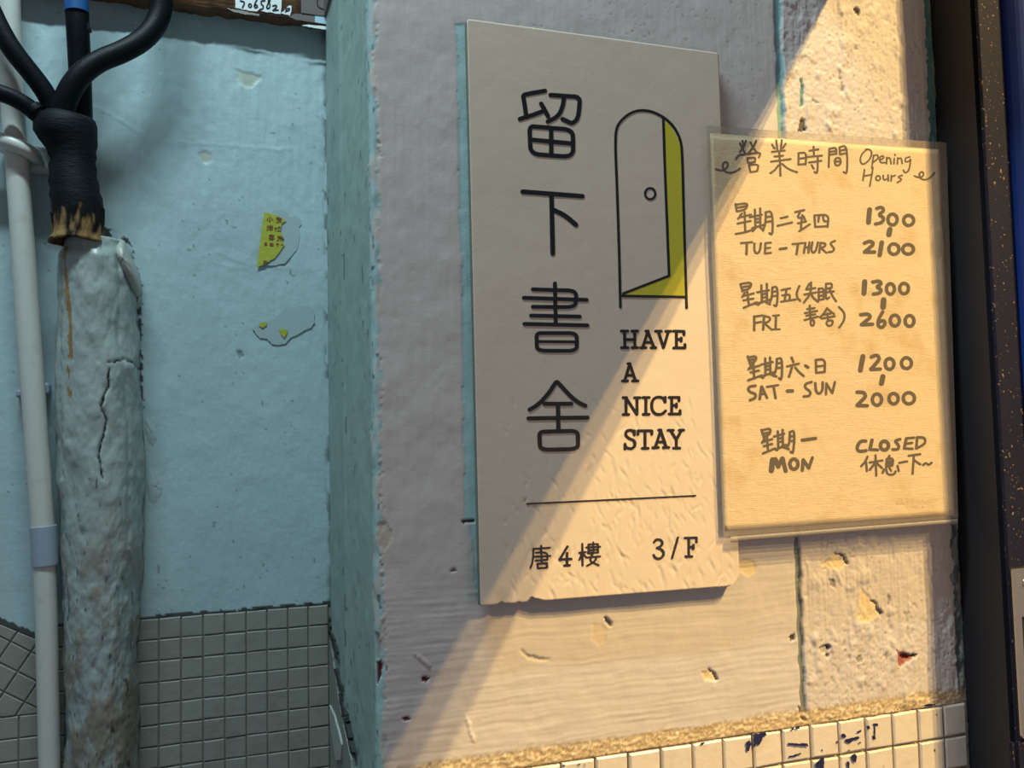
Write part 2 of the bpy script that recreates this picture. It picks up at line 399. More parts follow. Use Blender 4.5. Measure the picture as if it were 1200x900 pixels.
    chips = [
        ([(866, 657), (872, 655), (882, 657), (886, 663), (884, 672), (876, 676), (868, 670)], CREAM, .0004),
        (A([(85, 165), (120, 140), (150, 105), (200, 145), (190, 175), (165, 190)]), CREAM, .0008),
        (A([(150, 105), (195, 120), (216, 160), (205, 165), (185, 130)]), PINK*.25, .002),
        (A([(120, 225), (150, 235), (152, 270), (130, 262)]), PINK*.5, .0012),
        (A([(268, 262), (300, 300), (325, 325), (355, 385), (330, 415), (268, 428), (255, 395)]), CREAM, .0006),
        (A([(315, 315), (345, 345), (372, 385), (358, 395), (335, 350)]), PINK*.3, .002),
        (A([(75, 545), (105, 530), (125, 540), (118, 575), (95, 572)]), PINK*.75, .0015),
        (A([(105, 530), (128, 533), (124, 560), (116, 545)]), PINK*.2, .0025),
        (A([(105, 575), (130, 580), (118, 595)]), PINK*.3, .002),
        (A([(395, 300), (412, 310), (402, 355), (392, 340)]), PINK*.6, .001),
        (A([(425, 545), (445, 570), (460, 560), (490, 575), (525, 580), (485, 612), (450, 636), (436, 605)]), np.array([.33, .12, .11]), .0012),
        (A([(430, 555), (450, 580), (480, 570), (505, 588), (470, 600)]), RED, .0018),
        (A([(500, 572), (530, 575), (522, 592), (505, 590)]), PINK*.12, .0022),
        (D([(775, 42), (815, 18), (850, 45), (866, 68), (850, 78), (800, 70)]), CREAM, .0008),
        (D([(815, 14), (850, 38), (868, 70), (858, 68), (840, 42)]), PINK*.3, .0018),
        (B([(755, 375), (790, 378), (805, 395), (798, 435), (770, 446), (752, 420)]), PINK*np.array([1.05, .98, .82]), .0003),
        (B([(793, 350), (805, 353), (824, 378), (816, 384), (800, 370)]), PINK*.35, .002),
        (B([(35, 35), (70, 38), (86, 68), (78, 105), (58, 132), (34, 110)]), np.array([.50, .44, .36]), .0004),
        (B([(183, 552), (200, 549), (212, 560), (198, 570), (185, 565)]), RED, .0012),
        (B([(115, 688), (135, 685), (145, 692), (130, 700)]), RED*1.5, .001),
        (B([(325, 660), (340, 690), (365, 770), (356, 772), (335, 710)]), PINK*1.15, -.0006),
        (B([(510, 455), (545, 480), (610, 492), (600, 500), (540, 490)]), PINK*.8, .001),
        (B([(160, 475), (180, 480), (214, 515), (205, 520), (178, 495)]), PINK*.9, -.0006),
        (G([(312, 392), (352, 385), (362, 425), (335, 500), (322, 492), (310, 440)]), RED, .0015),
        (G([(318, 720), (338, 718), (332, 772), (322, 760)]), RED, .0012),
        (G([(455, 658), (475, 654), (488, 665), (465, 674)]), RED*1.8, .001),
        (G([(310, 235), (345, 262), (355, 330), (345, 380), (320, 385), (308, 320)]), np.array([.33, .36, .34]), .001),
        (T([(516, 350), (524, 340), (534, 400), (530, 468), (516, 470)]), np.array([.10, .25, .28]), .0012),
        (T([(505, 575), (522, 512), (540, 530), (548, 576)]), PINK*.2, .0018),
        (T([(750, 40), (765, 28), (780, 42), (775, 75), (765, 60)]), PINK*.2, .0018),
        (T([(565, 432), (605, 450), (600, 458), (566, 442)]), PINK*.55, .001),
        (T([(690, 300), (700, 350), (712, 408), (700, 400), (690, 345)]), PINK*.7, .001),
        (B([(278, 195), (290, 190), (300, 200), (285, 203)]), PINK*.4, .001),
        ([(1003, 770), (1010, 768), (1012, 775), (1005, 777)], PINK*.5, .001),
        ([(926, 745), (931, 742), (932, 749), (927, 751)], PINK*.12, .0018),
        ([(935, 828), (942, 836), (945, 846), (938, 842)], PINK*.3, .0025),
    ]
    wob = 1.0*vnoise(S/.003, Z/.003, 81); wob2 = 1.0*vnoise(S/.003, Z/.003, 82)
    for poly, c, dep in chips:
        q = inpoly(px+wob, py+wob2, poly) & (front | (NY < -.01))
        C = np.where(q[..., None], c*(1+.08*n2[..., None]), C); h = h - q*dep
    # crumbling sandy lip above the mosaic
    band = sstep(TILE_Z+.014+.003*fbm(X/.02, X*0, 91), TILE_Z+.009, Z)*front
    grain = vnoise(X/.00105, Z/.00105, 92); g2 = vnoise(X/.0024, Z/.0016, 93)
    sand = np.where((grain > .1)[..., None], np.array([.60, .48, .31]), np.array([.45, .33, .20]))
    sand = np.where((g2 > .5)[..., None], np.array([.68, .57, .40]), sand)
    C = C*(1-band[..., None])+sand*band[..., None]
    h = h + band*(.00045*grain+.0004*g2-.0002)
    # bedding behind the mosaic
    bed = (Z < TILE_Z) & front
    C = np.where(bed[..., None], np.array([.40, .33, .25])*(1+.2*grain[..., None]), C)
    h = np.where(bed, -.0022+.0004*grain, h)
    h = h*np.where(np.arange(len(pa))[None] < 2, 0, 1)
    P[..., 0] += NX*h; P[..., 1] += NY*h
    P[..., 1] = np.minimum(P[..., 1], BACK_Y+.002)
    o = grid('wall_right', P, MT['paint'], colors=np.clip(C, .004, 1)); tag(o, kind='structure')
    return o
build_wall_face()

def tile_mesh(name, polys, yf, yb, m, bev=.0008):
    """polys: list of convex (x,z) outlines, each becomes one bevelled tile of the same field"""
    V = []; Fc = []
    for p in polys:
        p = np.array(p); c = p.mean(0); n = len(p); b = len(V)
        tilt = np.random.default_rng(len(V)).normal(size=2)*.010; dy = random.uniform(-.0003, .0003)
        inner = c+(p-c)*(1-bev*2/np.linalg.norm(p-c, axis=1).mean())
        for ring, y in ((p, yb), (p, yf+bev), (inner, yf)):
            for q in ring: V.append((q[0], y+dy+(q-c)@tilt, q[1]+EYE))
        Fc.append(tuple(range(b+2*n, b+3*n)))
        for k in (0, 1):
            Fc += [(b+k*n+i, b+k*n+(i+1) % n, b+(k+1)*n+(i+1) % n, b+(k+1)*n+i) for i in range(n)]
    o = link(name, V, Fc, m); tag(o, kind='structure'); return o
PITCH_T = .02475
polys = []
x = .2487 - 6*PITCH_T
while x < END_X-.006:
    for r in range(8):
        z1 = TILE_Z - r*PITCH_T - .0006; g = .0009
        x0 = max(x+g, EDGE_X+.004); x1 = min(x+PITCH_T-g, END_X-.004)
        if x1-x0 > .004:
            j = [random.uniform(-.0004, .0004) for _ in range(4)]
            polys.append([(x0, z1-PITCH_T+2*g+j[0]), (x1, z1-PITCH_T+2*g+j[1]), (x1, z1+j[2]), (x0, z1+j[3])])
    x += PITCH_T
tiles = tile_mesh('trim_1', polys, -.0012, .0035, MT['tile'])
# flecks of dark blue paint on the mosaic
K = crop(880, 800, 4.444)
flecks = [K(p) for p in (
    [(12, 270), (55, 262), (75, 258), (80, 272), (60, 285), (52, 310), (45, 325), (25, 320), (14, 340)],
    [(190, 312), (240, 318), (295, 315), (298, 332), (240, 328), (195, 326)], [(195, 385), (258, 365), (260, 372), (200, 392)],
    [(208, 238), (220, 232), (222, 244), (212, 248)], [(230, 230), (252, 226), (254, 240), (234, 242)],
    [(335, 425), (372, 388), (382, 395), (380, 444), (340, 444)], [(364, 348), (374, 348), (372, 360)],
    [(472, 268), (485, 262), (498, 278), (488, 290), (475, 282)], [(488, 296), (515, 290), (560, 278), (566, 290), (530, 302), (512, 315), (496, 312)],
    [(550, 255), (572, 246), (575, 256), (555, 262)], [(562, 312), (572, 306), (574, 318)], [(505, 350), (514, 352), (510, 360)],
    [(600, 228), (616, 222), (620, 238), (606, 244)], [(636, 214), (660, 212), (662, 226), (640, 226)], [(640, 228), (648, 228), (646, 270), (640, 268)], [(630, 275), (646, 268), (650, 290), (636, 298)],
    [(524, 380), (540, 370), (550, 385), (545, 415), (530, 405)], [(500, 412), (512, 408), (514, 444), (502, 444)],
    [(888, 118), (925, 112), (960, 110), (955, 120), (920, 124), (892, 124)], [(965, 162), (971, 164), (968, 172)], [(760, 136), (770, 138), (764, 146)],
    [(955, 345), (960, 350), (957, 362)], [(446, 302), (454, 304), (450, 320)], [(690, 428), (694, 430), (692, 440)])]
K2 = crop(640, 780, 4.286)
flecks += [K2(p) for p in ([(1005, 385), (1022, 375), (1028, 395), (1020, 430), (1010, 428)], [(775, 388), (800, 386), (785, 398), (776, 396)],
    [(80, 500), (95, 497), (88, 510)], [(160, 494), (170, 490), (172, 502)], [(190, 492), (196, 496), (198, 508)])]
for p in flecks:
    poly_sheet('paint_fleck', p, -.00185, MT['blue_fleck'], tiles, thick=.0002, jag=.5)

# ------------------------------------------------------------------ structure: alcove back wall
LTOP = -.1368
def build_back():
    xs = np.concatenate([np.linspace(-1.6, -.19, 70)[:-1], np.arange(-.19, EDGE_X+.002, .0014)])
    zs = np.concatenate([np.linspace(-1.45, -.30, 25)[:-1], np.arange(-.30, .45, .0014), np.linspace(.45, 1.2, 20)])
    X, Z = np.meshgrid(xs, zs); P = np.stack([X, np.full_like(X, BACK_Y), Z+EYE], -1)
    px, py = project(P)
    n1 = fbm(X/.05, Z/.05, 101); n2 = fbm(X/.008, Z/.012, 102); n3 = vnoise(X/.003, Z/.003, 103)
    C = np.array([.375, .500, .520])*(1+.045*n1+.025*n2)[..., None]
    st = fbm(X/.006+.4*n1, Z/.05, 104, 2)
    h = .0007*n1+.00022*n2*sstep(-.05, .25, Z)+.00035*st*sstep(.0, .25, Z)+.00015*n2+.00022*vnoise(X/.0025+.5*n1, Z/.03, 109)*sstep(.1, .28, Z)
    # ridges of badly trowelled paint
    for pts, a in (([(108, 125), (140, 140), (175, 165), (260, 170), (330, 176), (386, 160)], .0012), ([(225, 40), (330, 44)], .0006),
                   ([(240, 300), (255, 295), (290, 310), (385, 316)], .0010), ([(230, 270), (250, 258), (262, 250)], .0008),
                   ([(240, 300), (262, 312), (300, 316)], .0007), ([(372, 110), (384, 138)], -.002), ([(378, 200), (386, 230)], -.0012),
                   ([(330, 545), (332, 530), (348, 522)], .0009), ([(262, 680), (264, 708)], -.0012)):
        d = seg_dist(px+2*n2, py+2*n3, pts); h = h + .38*a*np.exp(-(d/1.7)**2)*(.5+.5*vnoise(X/.02, Z/.02, 110))
    W = crop(220, 0, 3)
    for poly, c, dep in ((W([(172, 245), (205, 255), (265, 265), (245, 285), (225, 305), (205, 312), (180, 285)]), np.array([.42, .47, .40]), .0007),
                         (W([(38, 540), (60, 527), (85, 540), (88, 565), (65, 577), (45, 565)]), np.array([.40, .45, .39]), .0007),
                         ([(276, 412), (283, 410), (286, 418), (280, 420)], np.array([.20, .28, .28]), .0008)):
        q = inpoly(px+.8*n3, py+.8*n2, poly); C = np.where(q[..., None], c, C); h = h-q*dep
    sp = (n3 > .9) & (vnoise(X/.03, Z/.03, 105) > .25)
    C = np.where(sp[..., None], C*.5, C)
    mq = inpoly(px+3*n3, py+2*n2, [(118, 262), (132, 270), (152, 280), (160, 305), (168, 335), (166, 420), (169, 480), (160, 480), (150, 300), (118, 300)]) & (n3+n2 > -.25)
    C = np.where(mq[..., None], np.array([.045, .055, .055]), C)
    # grime along the inner corner and along the mosaic top
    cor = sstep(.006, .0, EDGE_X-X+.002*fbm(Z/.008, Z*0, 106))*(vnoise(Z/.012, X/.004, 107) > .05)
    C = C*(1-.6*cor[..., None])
    top = np.where(X < -.118, np.interp(X, [-.155, -.122], [-.1285, -.1465]), LTOP) + .0006*vnoise(X/.006, X*0, 108)
    gr = (Z < top+np.where(X < -.118, .0042, .0020)+.0012*vnoise(X/.004, X*0, 111)) & (Z > top-.002)
    C = np.where(gr[..., None], np.array([.05, .06, .055])*(1+.4*n2[..., None]), C)
    bed = Z < top-.001
    C = np.where((bed & ~gr)[..., None], np.array([.20, .20, .172])*(1+.15*n2[..., None]), C)
    h = np.where(bed, -.0008+.0002*n3, h)
    P[..., 1] -= h
    return tag(grid('wall_back', P[::-1], MT['alcove'], colors=np.clip(C[::-1], .004, 1)), kind='structure')
build_back()
PB = .01675
polys = []
x = -.0022-8*PB
while x < EDGE_X-.002:
    for r in range(14):
        z1 = LTOP-.0008-r*PB; g = .00045
        x0, x1 = max(x+g, -.117), min(x+PB-g, EDGE_X-.0015)
        if x1-x0 > .003:
            j = [random.uniform(-.0003, .0003) for _ in range(4)]
            polys.append([(x0, z1-PB+2*g+j[0]), (x1, z1-PB+2*g+j[1]), (x1, z1+j[2]), (x0, z1+j[3])])
    x += PB
tile_mesh('trim_2', polys, BACK_Y-.0007, BACK_Y+.004, MT['grey_tile'], .0005)
def clip(poly, a, b, c):                       # keep a*x + b*z <= c
    out = []
    for p, q in zip(poly, poly[1:]+poly[:1]):
        fp = a*p[0]+b*p[1]-c; fq = a*q[0]+b*q[1]-c
        if fp <= 0: out.append(p)
        if fp*fq < 0:
            t = fp/(fp-fq); out.append((p[0]+(q[0]-p[0])*t, p[1]+(q[1]-p[1])*t))
    return out
polys = []
LA = np.array([-.155, -.1290]); LB = np.array([-.122, -.1470]); sl = (LB-LA)[1]/(LB-LA)[0]
SPLIT = -.2015
ca, sa = math.cos(math.radians(-33)), math.sin(math.radians(-33))
for i in range(-30, 30):
    for j in range(-30, 30):
        g = .00045; s = PB
        q = [((i*s+g), (j*s+g)), ((i+1)*s-g, j*s+g), ((i+1)*s-g, (j+1)*s-g), (i*s+g, (j+1)*s-g)]
        q = [(a*ca-b*sa-.150, a*sa+b*ca-.160) for a, b in q]
        q = clip(q, 1, 0, -.118)
        if len(q) > 2: q = clip(q, -1, 0, .42)
        if len(q) > 2: q = clip(q, -sl, 1, LA[1]-sl*LA[0])
        if len(q) > 2: q = clip(q, 0, -1, -SPLIT)
        if len(q) > 2:
            a = np.array(q); ar = .5*abs(np.dot(a[:, 0], np.roll(a[:, 1], 1))-np.dot(a[:, 1], np.roll(a[:, 0], 1)))
            if ar > 2e-5: polys.append(q)
x = -.118
while x > -.42:
    for r in range(9):
        z1 = SPLIT-.001-r*PB; g = .00045
        polys.append([(x-PB+g, z1-PB+2*g), (x-g, z1-PB+2*g), (x-g, z1), (x-PB+g, z1)])
    x -= PB
tile_mesh('trim_3', polys, BACK_Y-.0007, BACK_Y+.004, MT['grey_tile'], .0005)

# slanting plaster fillet with grime at the foot of the reveal
pl = lambda a: hitX(np.array([q[0] for q in a], float), np.array([q[1] for q in a], float), EDGE_X)
def reveal_sheet(name, pts, m, parent, th, jag=.6):
    p = []
    for a, b in zip(pts, pts[1:]+pts[:1]):
        a = np.array(a, float); b = np.array(b, float); k = max(1, int(np.hypot(*(b-a))/4))
        for i in range(k): p.append(a+(b-a)*i/k+np.array([random.uniform(-jag, jag)*.6, random.uniform(-jag, jag)]))
    T = pl(p); B = T.copy(); T[:, 0] -= th; B[:, 0] += .002; n = len(p)
    return link(name, list(T)+list(B), [tuple(range(n))]+[(i, (i+1) % n, n+(i+1) % n, n+i) for i in range(n)], m, parent)
MT['fillet'] = mat('grey_green_paint', (.215, .245, .215), .55, bump=[(200, 200, 60, .0008)])
MT['mould'] = mat('black_mould', (.030, .036, .033), .9, bump=[(600, 600, 600, .001)])
fil = reveal_sheet('trim_4', [(385, 712), (389, 735), (394, 770), (399, 805), (404, 835), (411, 868), (418, 905), (424, 935), (383, 935), (383, 900), (384, 800)], MT['fillet'], None, .0030)
tag(fil, kind='structure')
for y0, y1, x0, x1, wd in ((706, 742, 385, 390, 4.5), (748, 772, 395, 400, 3.4), (782, 808, 398, 404, 3.6), (812, 838, 403, 408, 3.0), (842, 864, 409, 413, 3.0), (866, 880, 413, 417, 2.0), (738, 750, 391, 395, 3.0)):
    reveal_sheet('mould_streak', [(x0-wd/2, y0), (x0+wd/2, y0+2), (x1+wd/2+.5, y1), (x1-wd/2, y1+1)], MT['mould'], fil, .0036, 1.2)
MT['splinter'] = mat('pale_split_plaster', (.36, .40, .37), .5)
reveal_sheet('plaster_splinter', [(392, 826), (397, 836), (402, 852), (407, 872), (406, 889), (400, 890), (396, 868), (393, 846)], MT['splinter'], fil, .0045, .4)
reveal_sheet('plaster_splinter', [(408, 848), (412, 862), (418, 890), (419, 905), (412, 905), (408, 880)], MT['fillet'], fil, .0042, .4)

# unseen fin added high on the wall (its lower edge throws the slanting shadow)
box_o = box('wall_shadow_fin', (FIN_X-.03, -1.25, EYE+FIN_Z), (FIN_X, -.002, EYE+1.9), MT['concrete']); tag(box_o, kind='structure')

# ------------------------------------------------------------------ gate frame on the right
def zprofile(name, pts, z0, z1, m, parent=None):
    n = len(pts)
    v = [(x, y, EYE+z0) for x, y in pts]+[(x, y, EYE+z1) for x, y in pts]
    f = [(i, (i+1) % n, n+(i+1) % n, n+i) for i in range(n)]+[tuple(range(n))[::-1], tuple(range(n, 2*n))]
    return link(name, v, f, m, parent)
fr = zprofile('door_1', [(END_X+.0005, .10), (END_X+.0005, -.0380), (END_X+.0045, -.0392), (END_X+.0045, -.0445), (END_X+.060, -.0445), (END_X+.060, .10)], -1.40, 1.0, MT['frame'])
tag(fr, kind='structure')
FY = -.0470
def fx(px, py, y=FY): return float(hitY(px, py, y)[0])
XF0 = .5*(fx(1143, 10)+fx(1174, 470)); XF1 = fx(1174, 10)
ff = zprofile('frame_face', [(XF0, -.0445), (XF0, FY+.0006), (XF0+.0006, FY), (XF1-.001, FY), (XF1, FY+.001), (XF1, -.0445)], -1.40, 1.0, MT['frame_front'], fr)
gp = []
for a in np.linspace(math.pi, math.pi/2, 9): gp.append((XF1+.0165+.016*math.cos(a), -.050-.0+(-.014)*math.sin(a)+.002))
gp += [(XF1+.09, -.062), (XF1+.09, -.0446), (XF1+.0006, -.0446)]
gate = zprofile('gate_stile', gp, -1.40, 1.0, MT['gate'], fr)
gpan = box('gate_panel', (XF1+.09, -.030, EYE-1.40), (XF1+1.1, -.024, EYE+1.0), MT['gate'], fr)
# lock strike plate
SX, SY = fx(1184, 667, -.0475), -.0475
SZ1 = float(hitY(1184, 667, SY)[2])-EYE; SZ0 = float(hitY(1191, 866, SY)[2])-EYE
def plate(x0, x1, z0, z1, hole, y0, y1, r=.003):
    out = []
    for cx, cz, a0 in ((x1-r, z1-r, 0), (x0+r*.3, z1-r*.3, 90), (x0+r, z0+r, 180), (x1-r, z0+r, 270)):
        rr = r if a0 != 90 else r*.3
        for k in range(5):
            a = math.radians(a0+k*22.5); out.append((cx+rr*math.cos(a), cz+rr*math.sin(a)))
    hx0, hx1, hz0, hz1 = hole
    inn = []
    for k, (cx, cz) in enumerate(((hx1, hz1), (hx0, hz1), (hx0, hz0), (hx1, hz0))):
        inn += [(cx, cz)]*5
    n = len(out); V = []
    for y in (y0, y1):
        V += [(a, y, EYE+b) for a, b in out]+[(a, y, EYE+b) for a, b in inn]
    Fc = []
    for i in range(n):
        j = (i+1) % n
        Fc += [(i, j, n+j, n+i), (2*n+i, 3*n+i, 3*n+j, 2*n+j), (i, 2*n+i, 2*n+j, j), (n+i, n+j, 3*n+j, 3*n+i)]
    return V, Fc
hz1 = float(hitY(1199, 722, SY)[2])-EYE; hz0 = float(hitY(1199, 785, SY)[2])-EYE
hx0 = fx(1195, 722, SY)
# the plate sits on a flat packing piece in front of the rounded stile
PX1 = SX+.030; PY = -.0665
gap = zprofile('lock_packing', [(SX-.0004, -.0445), (SX-.0004, SY), (PX1, SY-.0002), (PX1, -.0445)], SZ0-.001, SZ1+.001, MT['frame'], fr)
V, Fc = plate(SX, SX+.030, SZ0, SZ1, (hx0, SX+.019, hz0, hz1), SY-.0018, SY-.0004)
sp = link('strike_plate', V, Fc, MT['steel'], fr)
sp['label'] = 'pale steel lock plate with a rectangular slot'
scx, scz = fx(1199, 683, SY), float(hitY(1199, 683, SY)[2])
def disc_dome(c, r, hgt, seg=20):
    V = []; Fc = []
    for k in range(4):
        a = k/3*math.pi/2
        for i in range(seg):
            t = 2*math.pi*i/seg; V.append((c[0]+r*math.cos(a)*math.cos(t)*1.0+0, c[1]-hgt*math.sin(a), c[2]+r*math.cos(a)*math.sin(t)))
    for k in range(3):
        for i in range(seg): j = (i+1) % seg; Fc.append((k*seg+i, k*seg+j, (k+1)*seg+j, (k+1)*seg+i))
    return V, Fc
V, Fc = disc_dome((scx, SY-.0018, scz), .0032, .0010)
scr = link('screw', V, Fc, MT['screw'], sp, True)
for dx, dz in ((.0018, .0004), (.0004, .0018)):
    box('screw_slot', (scx-dx, SY-.0031, scz-dz), (scx+dx, SY-.0027, scz+dz), MT['frame'], sp)
for px in (1186, 1193):
    x = fx(px, 880, SY); box('lock_rod', (x, SY-.0006, EYE-.42), (x+.0022, -.0446, EYE+SZ0-.002), MT['frame_front'], fr, .0006)

# ------------------------------------------------------------------ shop sign
SYF = -.0090
sign = empty('shop_sign', (float(hitY(705, 700, SYF)[0]), -.004, float(hitY(705, 700, SYF)[2])),
             'tall cream bookshop sign with black lettering and a yellow open door', 'sign')
def board_wave(P): return .0003*fbm(P[..., 0]/.05, P[..., 2]/.05, 201)
def on_board(x, y):
    P = hitY(x, y, SYF); P = P.copy(); P[..., 1] -= board_wave(P); return P
def build_sign():
    TL, TR, BL, BR = [hitY(*q, SYF) for q in ((547, 22), (842, 62), (563, 710), (867, 686))]
    x0, x1 = .5*(TL[0]+BL[0]), .5*(TR[0]+BR[0])
    R, C = 360, 190
    s = np.linspace(0, 1, C)[None].repeat(R, 0); t = np.linspace(0, 1, R)[:, None].repeat(C, 1)
    P = TL*(1-s[..., None])*(1-t[..., None])+TR*s[..., None]*(1-t[..., None])+BL*(1-s[..., None])*t[..., None]+BR*s[..., None]*t[..., None]
    W = .197; H = .39
    # rounded lower right corner, small radius elsewhere
    rr = .009; dz = (1-t)*H
    cut = np.where(dz < rr, rr-np.sqrt(np.maximum(0, rr*rr-(rr-dz)**2)), 0)
    r2 = .002; dt = t*H; cut = cut+np.where(dt < r2, r2-np.sqrt(np.maximum(0, r2*r2-(r2-dt)**2)), 0)
    P[..., 0] -= cut*sstep(.75, 1, s)
    P[..., 0] += np.where(dt < r2, r2-np.sqrt(np.maximum(0, r2*r2-(r2-dt)**2)), 0)*sstep(.25, 0, s)
    px, py = project(P)
    nick = sum(a*np.exp(-((px-c)/wd)**2) for c, wd, a in ((588, 3.0, .0016), (608, 2.0, .0010), (623, 3.5, .0030), (630, 5, .0016), (596, 1.5, .0006)))
    P[..., 2] += nick*sstep(.93, 1, t)
    h = board_wave(P)
    rng = np.random.default_rng(5)
    dents = []
    while len(dents) < 330:
        a, b = rng.uniform(590, 862), rng.uniform(470, 700)
        pr = sstep(470, 600, b)*.9+.1
        if a < 640 and b < 590: pr *= .25
        if rng.uniform() < pr: dents.append((a, b, rng.uniform(2.5, 8), rng.uniform(.9, 1.7), rng.normal(.12, .35), rng.uniform(.0002, .00055)))
    for _ in range(14): dents.append((rng.uniform(560, 840), rng.uniform(80, 480), 2, 1.2, 0, .0002))
    for a, b, L, wd, an, dep in dents:
        sel = (np.abs(px-a) < 14) & (np.abs(py-b) < 14)
        dx, dy = px[sel]-a, py[sel]-b
        u = dx*math.cos(an)+dy*math.sin(an)*-1; v = dx*math.sin(an)+dy*math.cos(an)
        bend = u+.04*v*v/L
        h[sel] += -dep*np.exp(-(v/L)**2*1.2-(bend/wd)**2)+dep*.35*np.exp(-(v/L)**2-((bend-2.2*wd)/wd)**2)
    # lifted, dented bottom left edge
    h += .0006*sstep(.97, 1, t)*vnoise(px/14, px*0, 203)*sstep(.5, 0, s)
    P[..., 1] -= h
    back = P.copy(); back[..., 1] = SYF+.0055
    n = R*C
    bi = np.concatenate([np.arange(C), np.arange(1, R)*C+C-1, (R-1)*C+np.arange(C-2, -1, -1), np.arange(R-2, 0, -1)*C])
    i = np.arange(n).reshape(R, C)
    q = np.stack([i[:-1, :-1], i[1:, :-1], i[1:, 1:], i[:-1, 1:]], -1).reshape(-1, 4)
    V = np.concatenate([P.reshape(-1, 3), P.reshape(-1, 3)[bi]+np.array([0, .0004, 0]), back.reshape(-1, 3)[bi]])
    m = len(bi); k = np.arange(m); k2 = (k+1) % m
    side = np.stack([n+k, n+k2, n+m+k2, n+m+k], -1); lip = np.stack([bi[k], bi[k2], n+k2, n+k], -1)
    o = link('board', V, np.concatenate([q, lip, side]), MT['sign'], sign, False)
    me = o.data; me.materials.append(MT['sign_side'])
    fl = np.zeros(len(me.polygons), np.int32); fl[len(q):] = 1; me.polygons.foreach_set('material_index', fl)
    sm = np.zeros(len(me.polygons), bool); sm[:len(q)] = True; me.polygons.foreach_set('use_smooth', sm)
build_sign()
for px, py in ((600, 60), (800, 90), (620, 650), (830, 640), (700, 350)):
    c = hitY(px, py, 0)
    box('foam_pad', (c[0]-.012, SYF+.0050, c[2]-.008), (c[0]+.012, .0010, c[2]+.008), MT['concrete'], sign)
LT = .0003
A = crop(590, 90, 4.0917); B = crop(590, 320, 4.0917); Cc = crop(700, 110, 3.4615); Dd = crop(710, 370, 5.2917); Ee = crop(600, 560, 5)
def chars(name, cv, lst, wd, label=None, m=None, parent=None, Y=SYF, lift=LT, plane=on_board):
    o = stroke_mesh(name, [(cv(p[0] if isinstance(p, tuple) and isinstance(p[0], list) else p), (p[1] if isinstance(p, tuple) and isinstance(p[0], list) else wd)) for p in lst] if plane is not on_board else [(cv(p[0] if isinstance(p, tuple) and isinstance(p[0], list) else p), (p[1] if isinstance(p, tuple) and isinstance(p[0], list) else wd)*(1.25 if cv is Ee else 1.1)) for p in lst],
                    Y, m or MT['black'], parent or sign, lift, .0003, plane)
    if label: o['label'] = label
    return o
chars('character', A, [[(198, 68), (120, 82), (92, 88), (97, 110), (109, 195)], [(78, 203), (140, 184), (195, 163)], [(180, 130), (198, 160), (213, 190)],
    [(225, 88), (300, 93), (365, 97), (364, 140), (357, 200), (330, 225), (310, 216), (283, 203)], [(290, 98), (283, 145), (262, 190), (212, 215)],
    [(160, 240), (230, 246), (330, 254), (334, 310), (333, 384), (230, 378), (130, 370), (126, 300), (124, 238), (160, 240)], [(130, 302), (328, 320)], [(228, 245), (229, 377)]], 4.6, 'black character LIU at the top of the sign')
chars('character', A, [[(92, 551), (378, 573)], [(230, 562), (236, 848)], [(243, 640), (295, 665), (347, 710)]], 4.9, 'black character XIA, second from the top')
chars('character', B, [[(246, 50), (250, 245)], [(140, 78), (250, 82), (345, 84), (349, 125), (342, 163), (250, 163), (140, 162)], [(97, 119), (398, 129)], [(132, 204), (365, 209)], [(100, 244), (402, 251)],
    [(200, 288), (270, 288), (350, 288), (352, 330), (350, 373), (260, 373), (160, 372), (159, 330), (158, 288), (200, 288)], ([(165, 328), (345, 330)], 3.0)], 4.1, 'black character SHU, third from the top')
chars('character', B, [[(125, 655), (165, 632), (215, 580), (252, 520), (262, 525), (320, 590), (360, 622), (392, 636)], [(197, 627), (325, 627)], [(120, 697), (402, 693)], [(261, 630), (263, 757)],
    [(210, 760), (280, 758), (356, 757), (357, 800), (357, 843), (270, 846), (176, 847), (173, 805), (172, 762), (210, 760)]], 4.4, 'black character SHE, lowest of the large four')
# the door picture
poly_sheet('yellow_doorway', Cc([(270, 104), (300, 135), (325, 178), (340, 215), (350, 500), (358, 822), (105, 814), (291, 738), (280, 420)]), SYF, MT['yellow'], sign, .00018, plane=on_board)['label'] = 'yellow gap behind the open door'
chars('door_outline', Cc, [[(93, 865), (88, 650), (80, 400), (72, 190), (78, 130), (112, 92), (150, 70), (190, 66), (235, 76), (285, 106), (318, 145), (338, 190), (344, 250), (350, 500), (356, 680), (362, 868)]], 2.7)
chars('door_leaf_edge', Cc, [[(267, 98), (278, 420), (291, 738)], [(291, 738), (105, 810)], [(98, 820), (362, 824)]], 2.7)
ring = [(214+21*math.cos(a), 405+23*math.sin(a)) for a in np.linspace(0, 2*math.pi, 17)]; ring[-1] = ring[0]
chars('door_knob_ring', Cc, [ring], 2.3)
# slab serif words
W1 = [[(115, 97), (117, 197)], [(178, 97), (180, 197)], [(115, 148), (180, 148)], [(95, 95), (135, 95)], [(160, 95), (196, 95)], [(97, 198), (137, 198)], [(162, 198), (196, 198)],
      [(260, 97), (228, 197)], [(260, 97), (298, 197)], [(238, 165), (287, 165)], [(215, 198), (248, 198)], [(280, 198), (310, 198)], [(248, 95), (262, 95)],
      [(325, 97), (357, 198)], [(357, 198), (388, 97)], [(308, 96), (343, 96)], [(372, 96), (402, 96)],
      [(437, 97), (437, 197)], [(420, 95), (483, 97)], [(484, 97), (484, 118)], [(437, 147), (465, 147)], [(466, 138), (466, 158)], [(420, 199), (490, 199)], [(490, 199), (490, 178)]]
W2 = [[(148, 298), (117, 402)], [(148, 298), (183, 402)], [(128, 370), (172, 370)], [(102, 404), (135, 404)], [(165, 404), (199, 404)], [(137, 297), (150, 297)]]
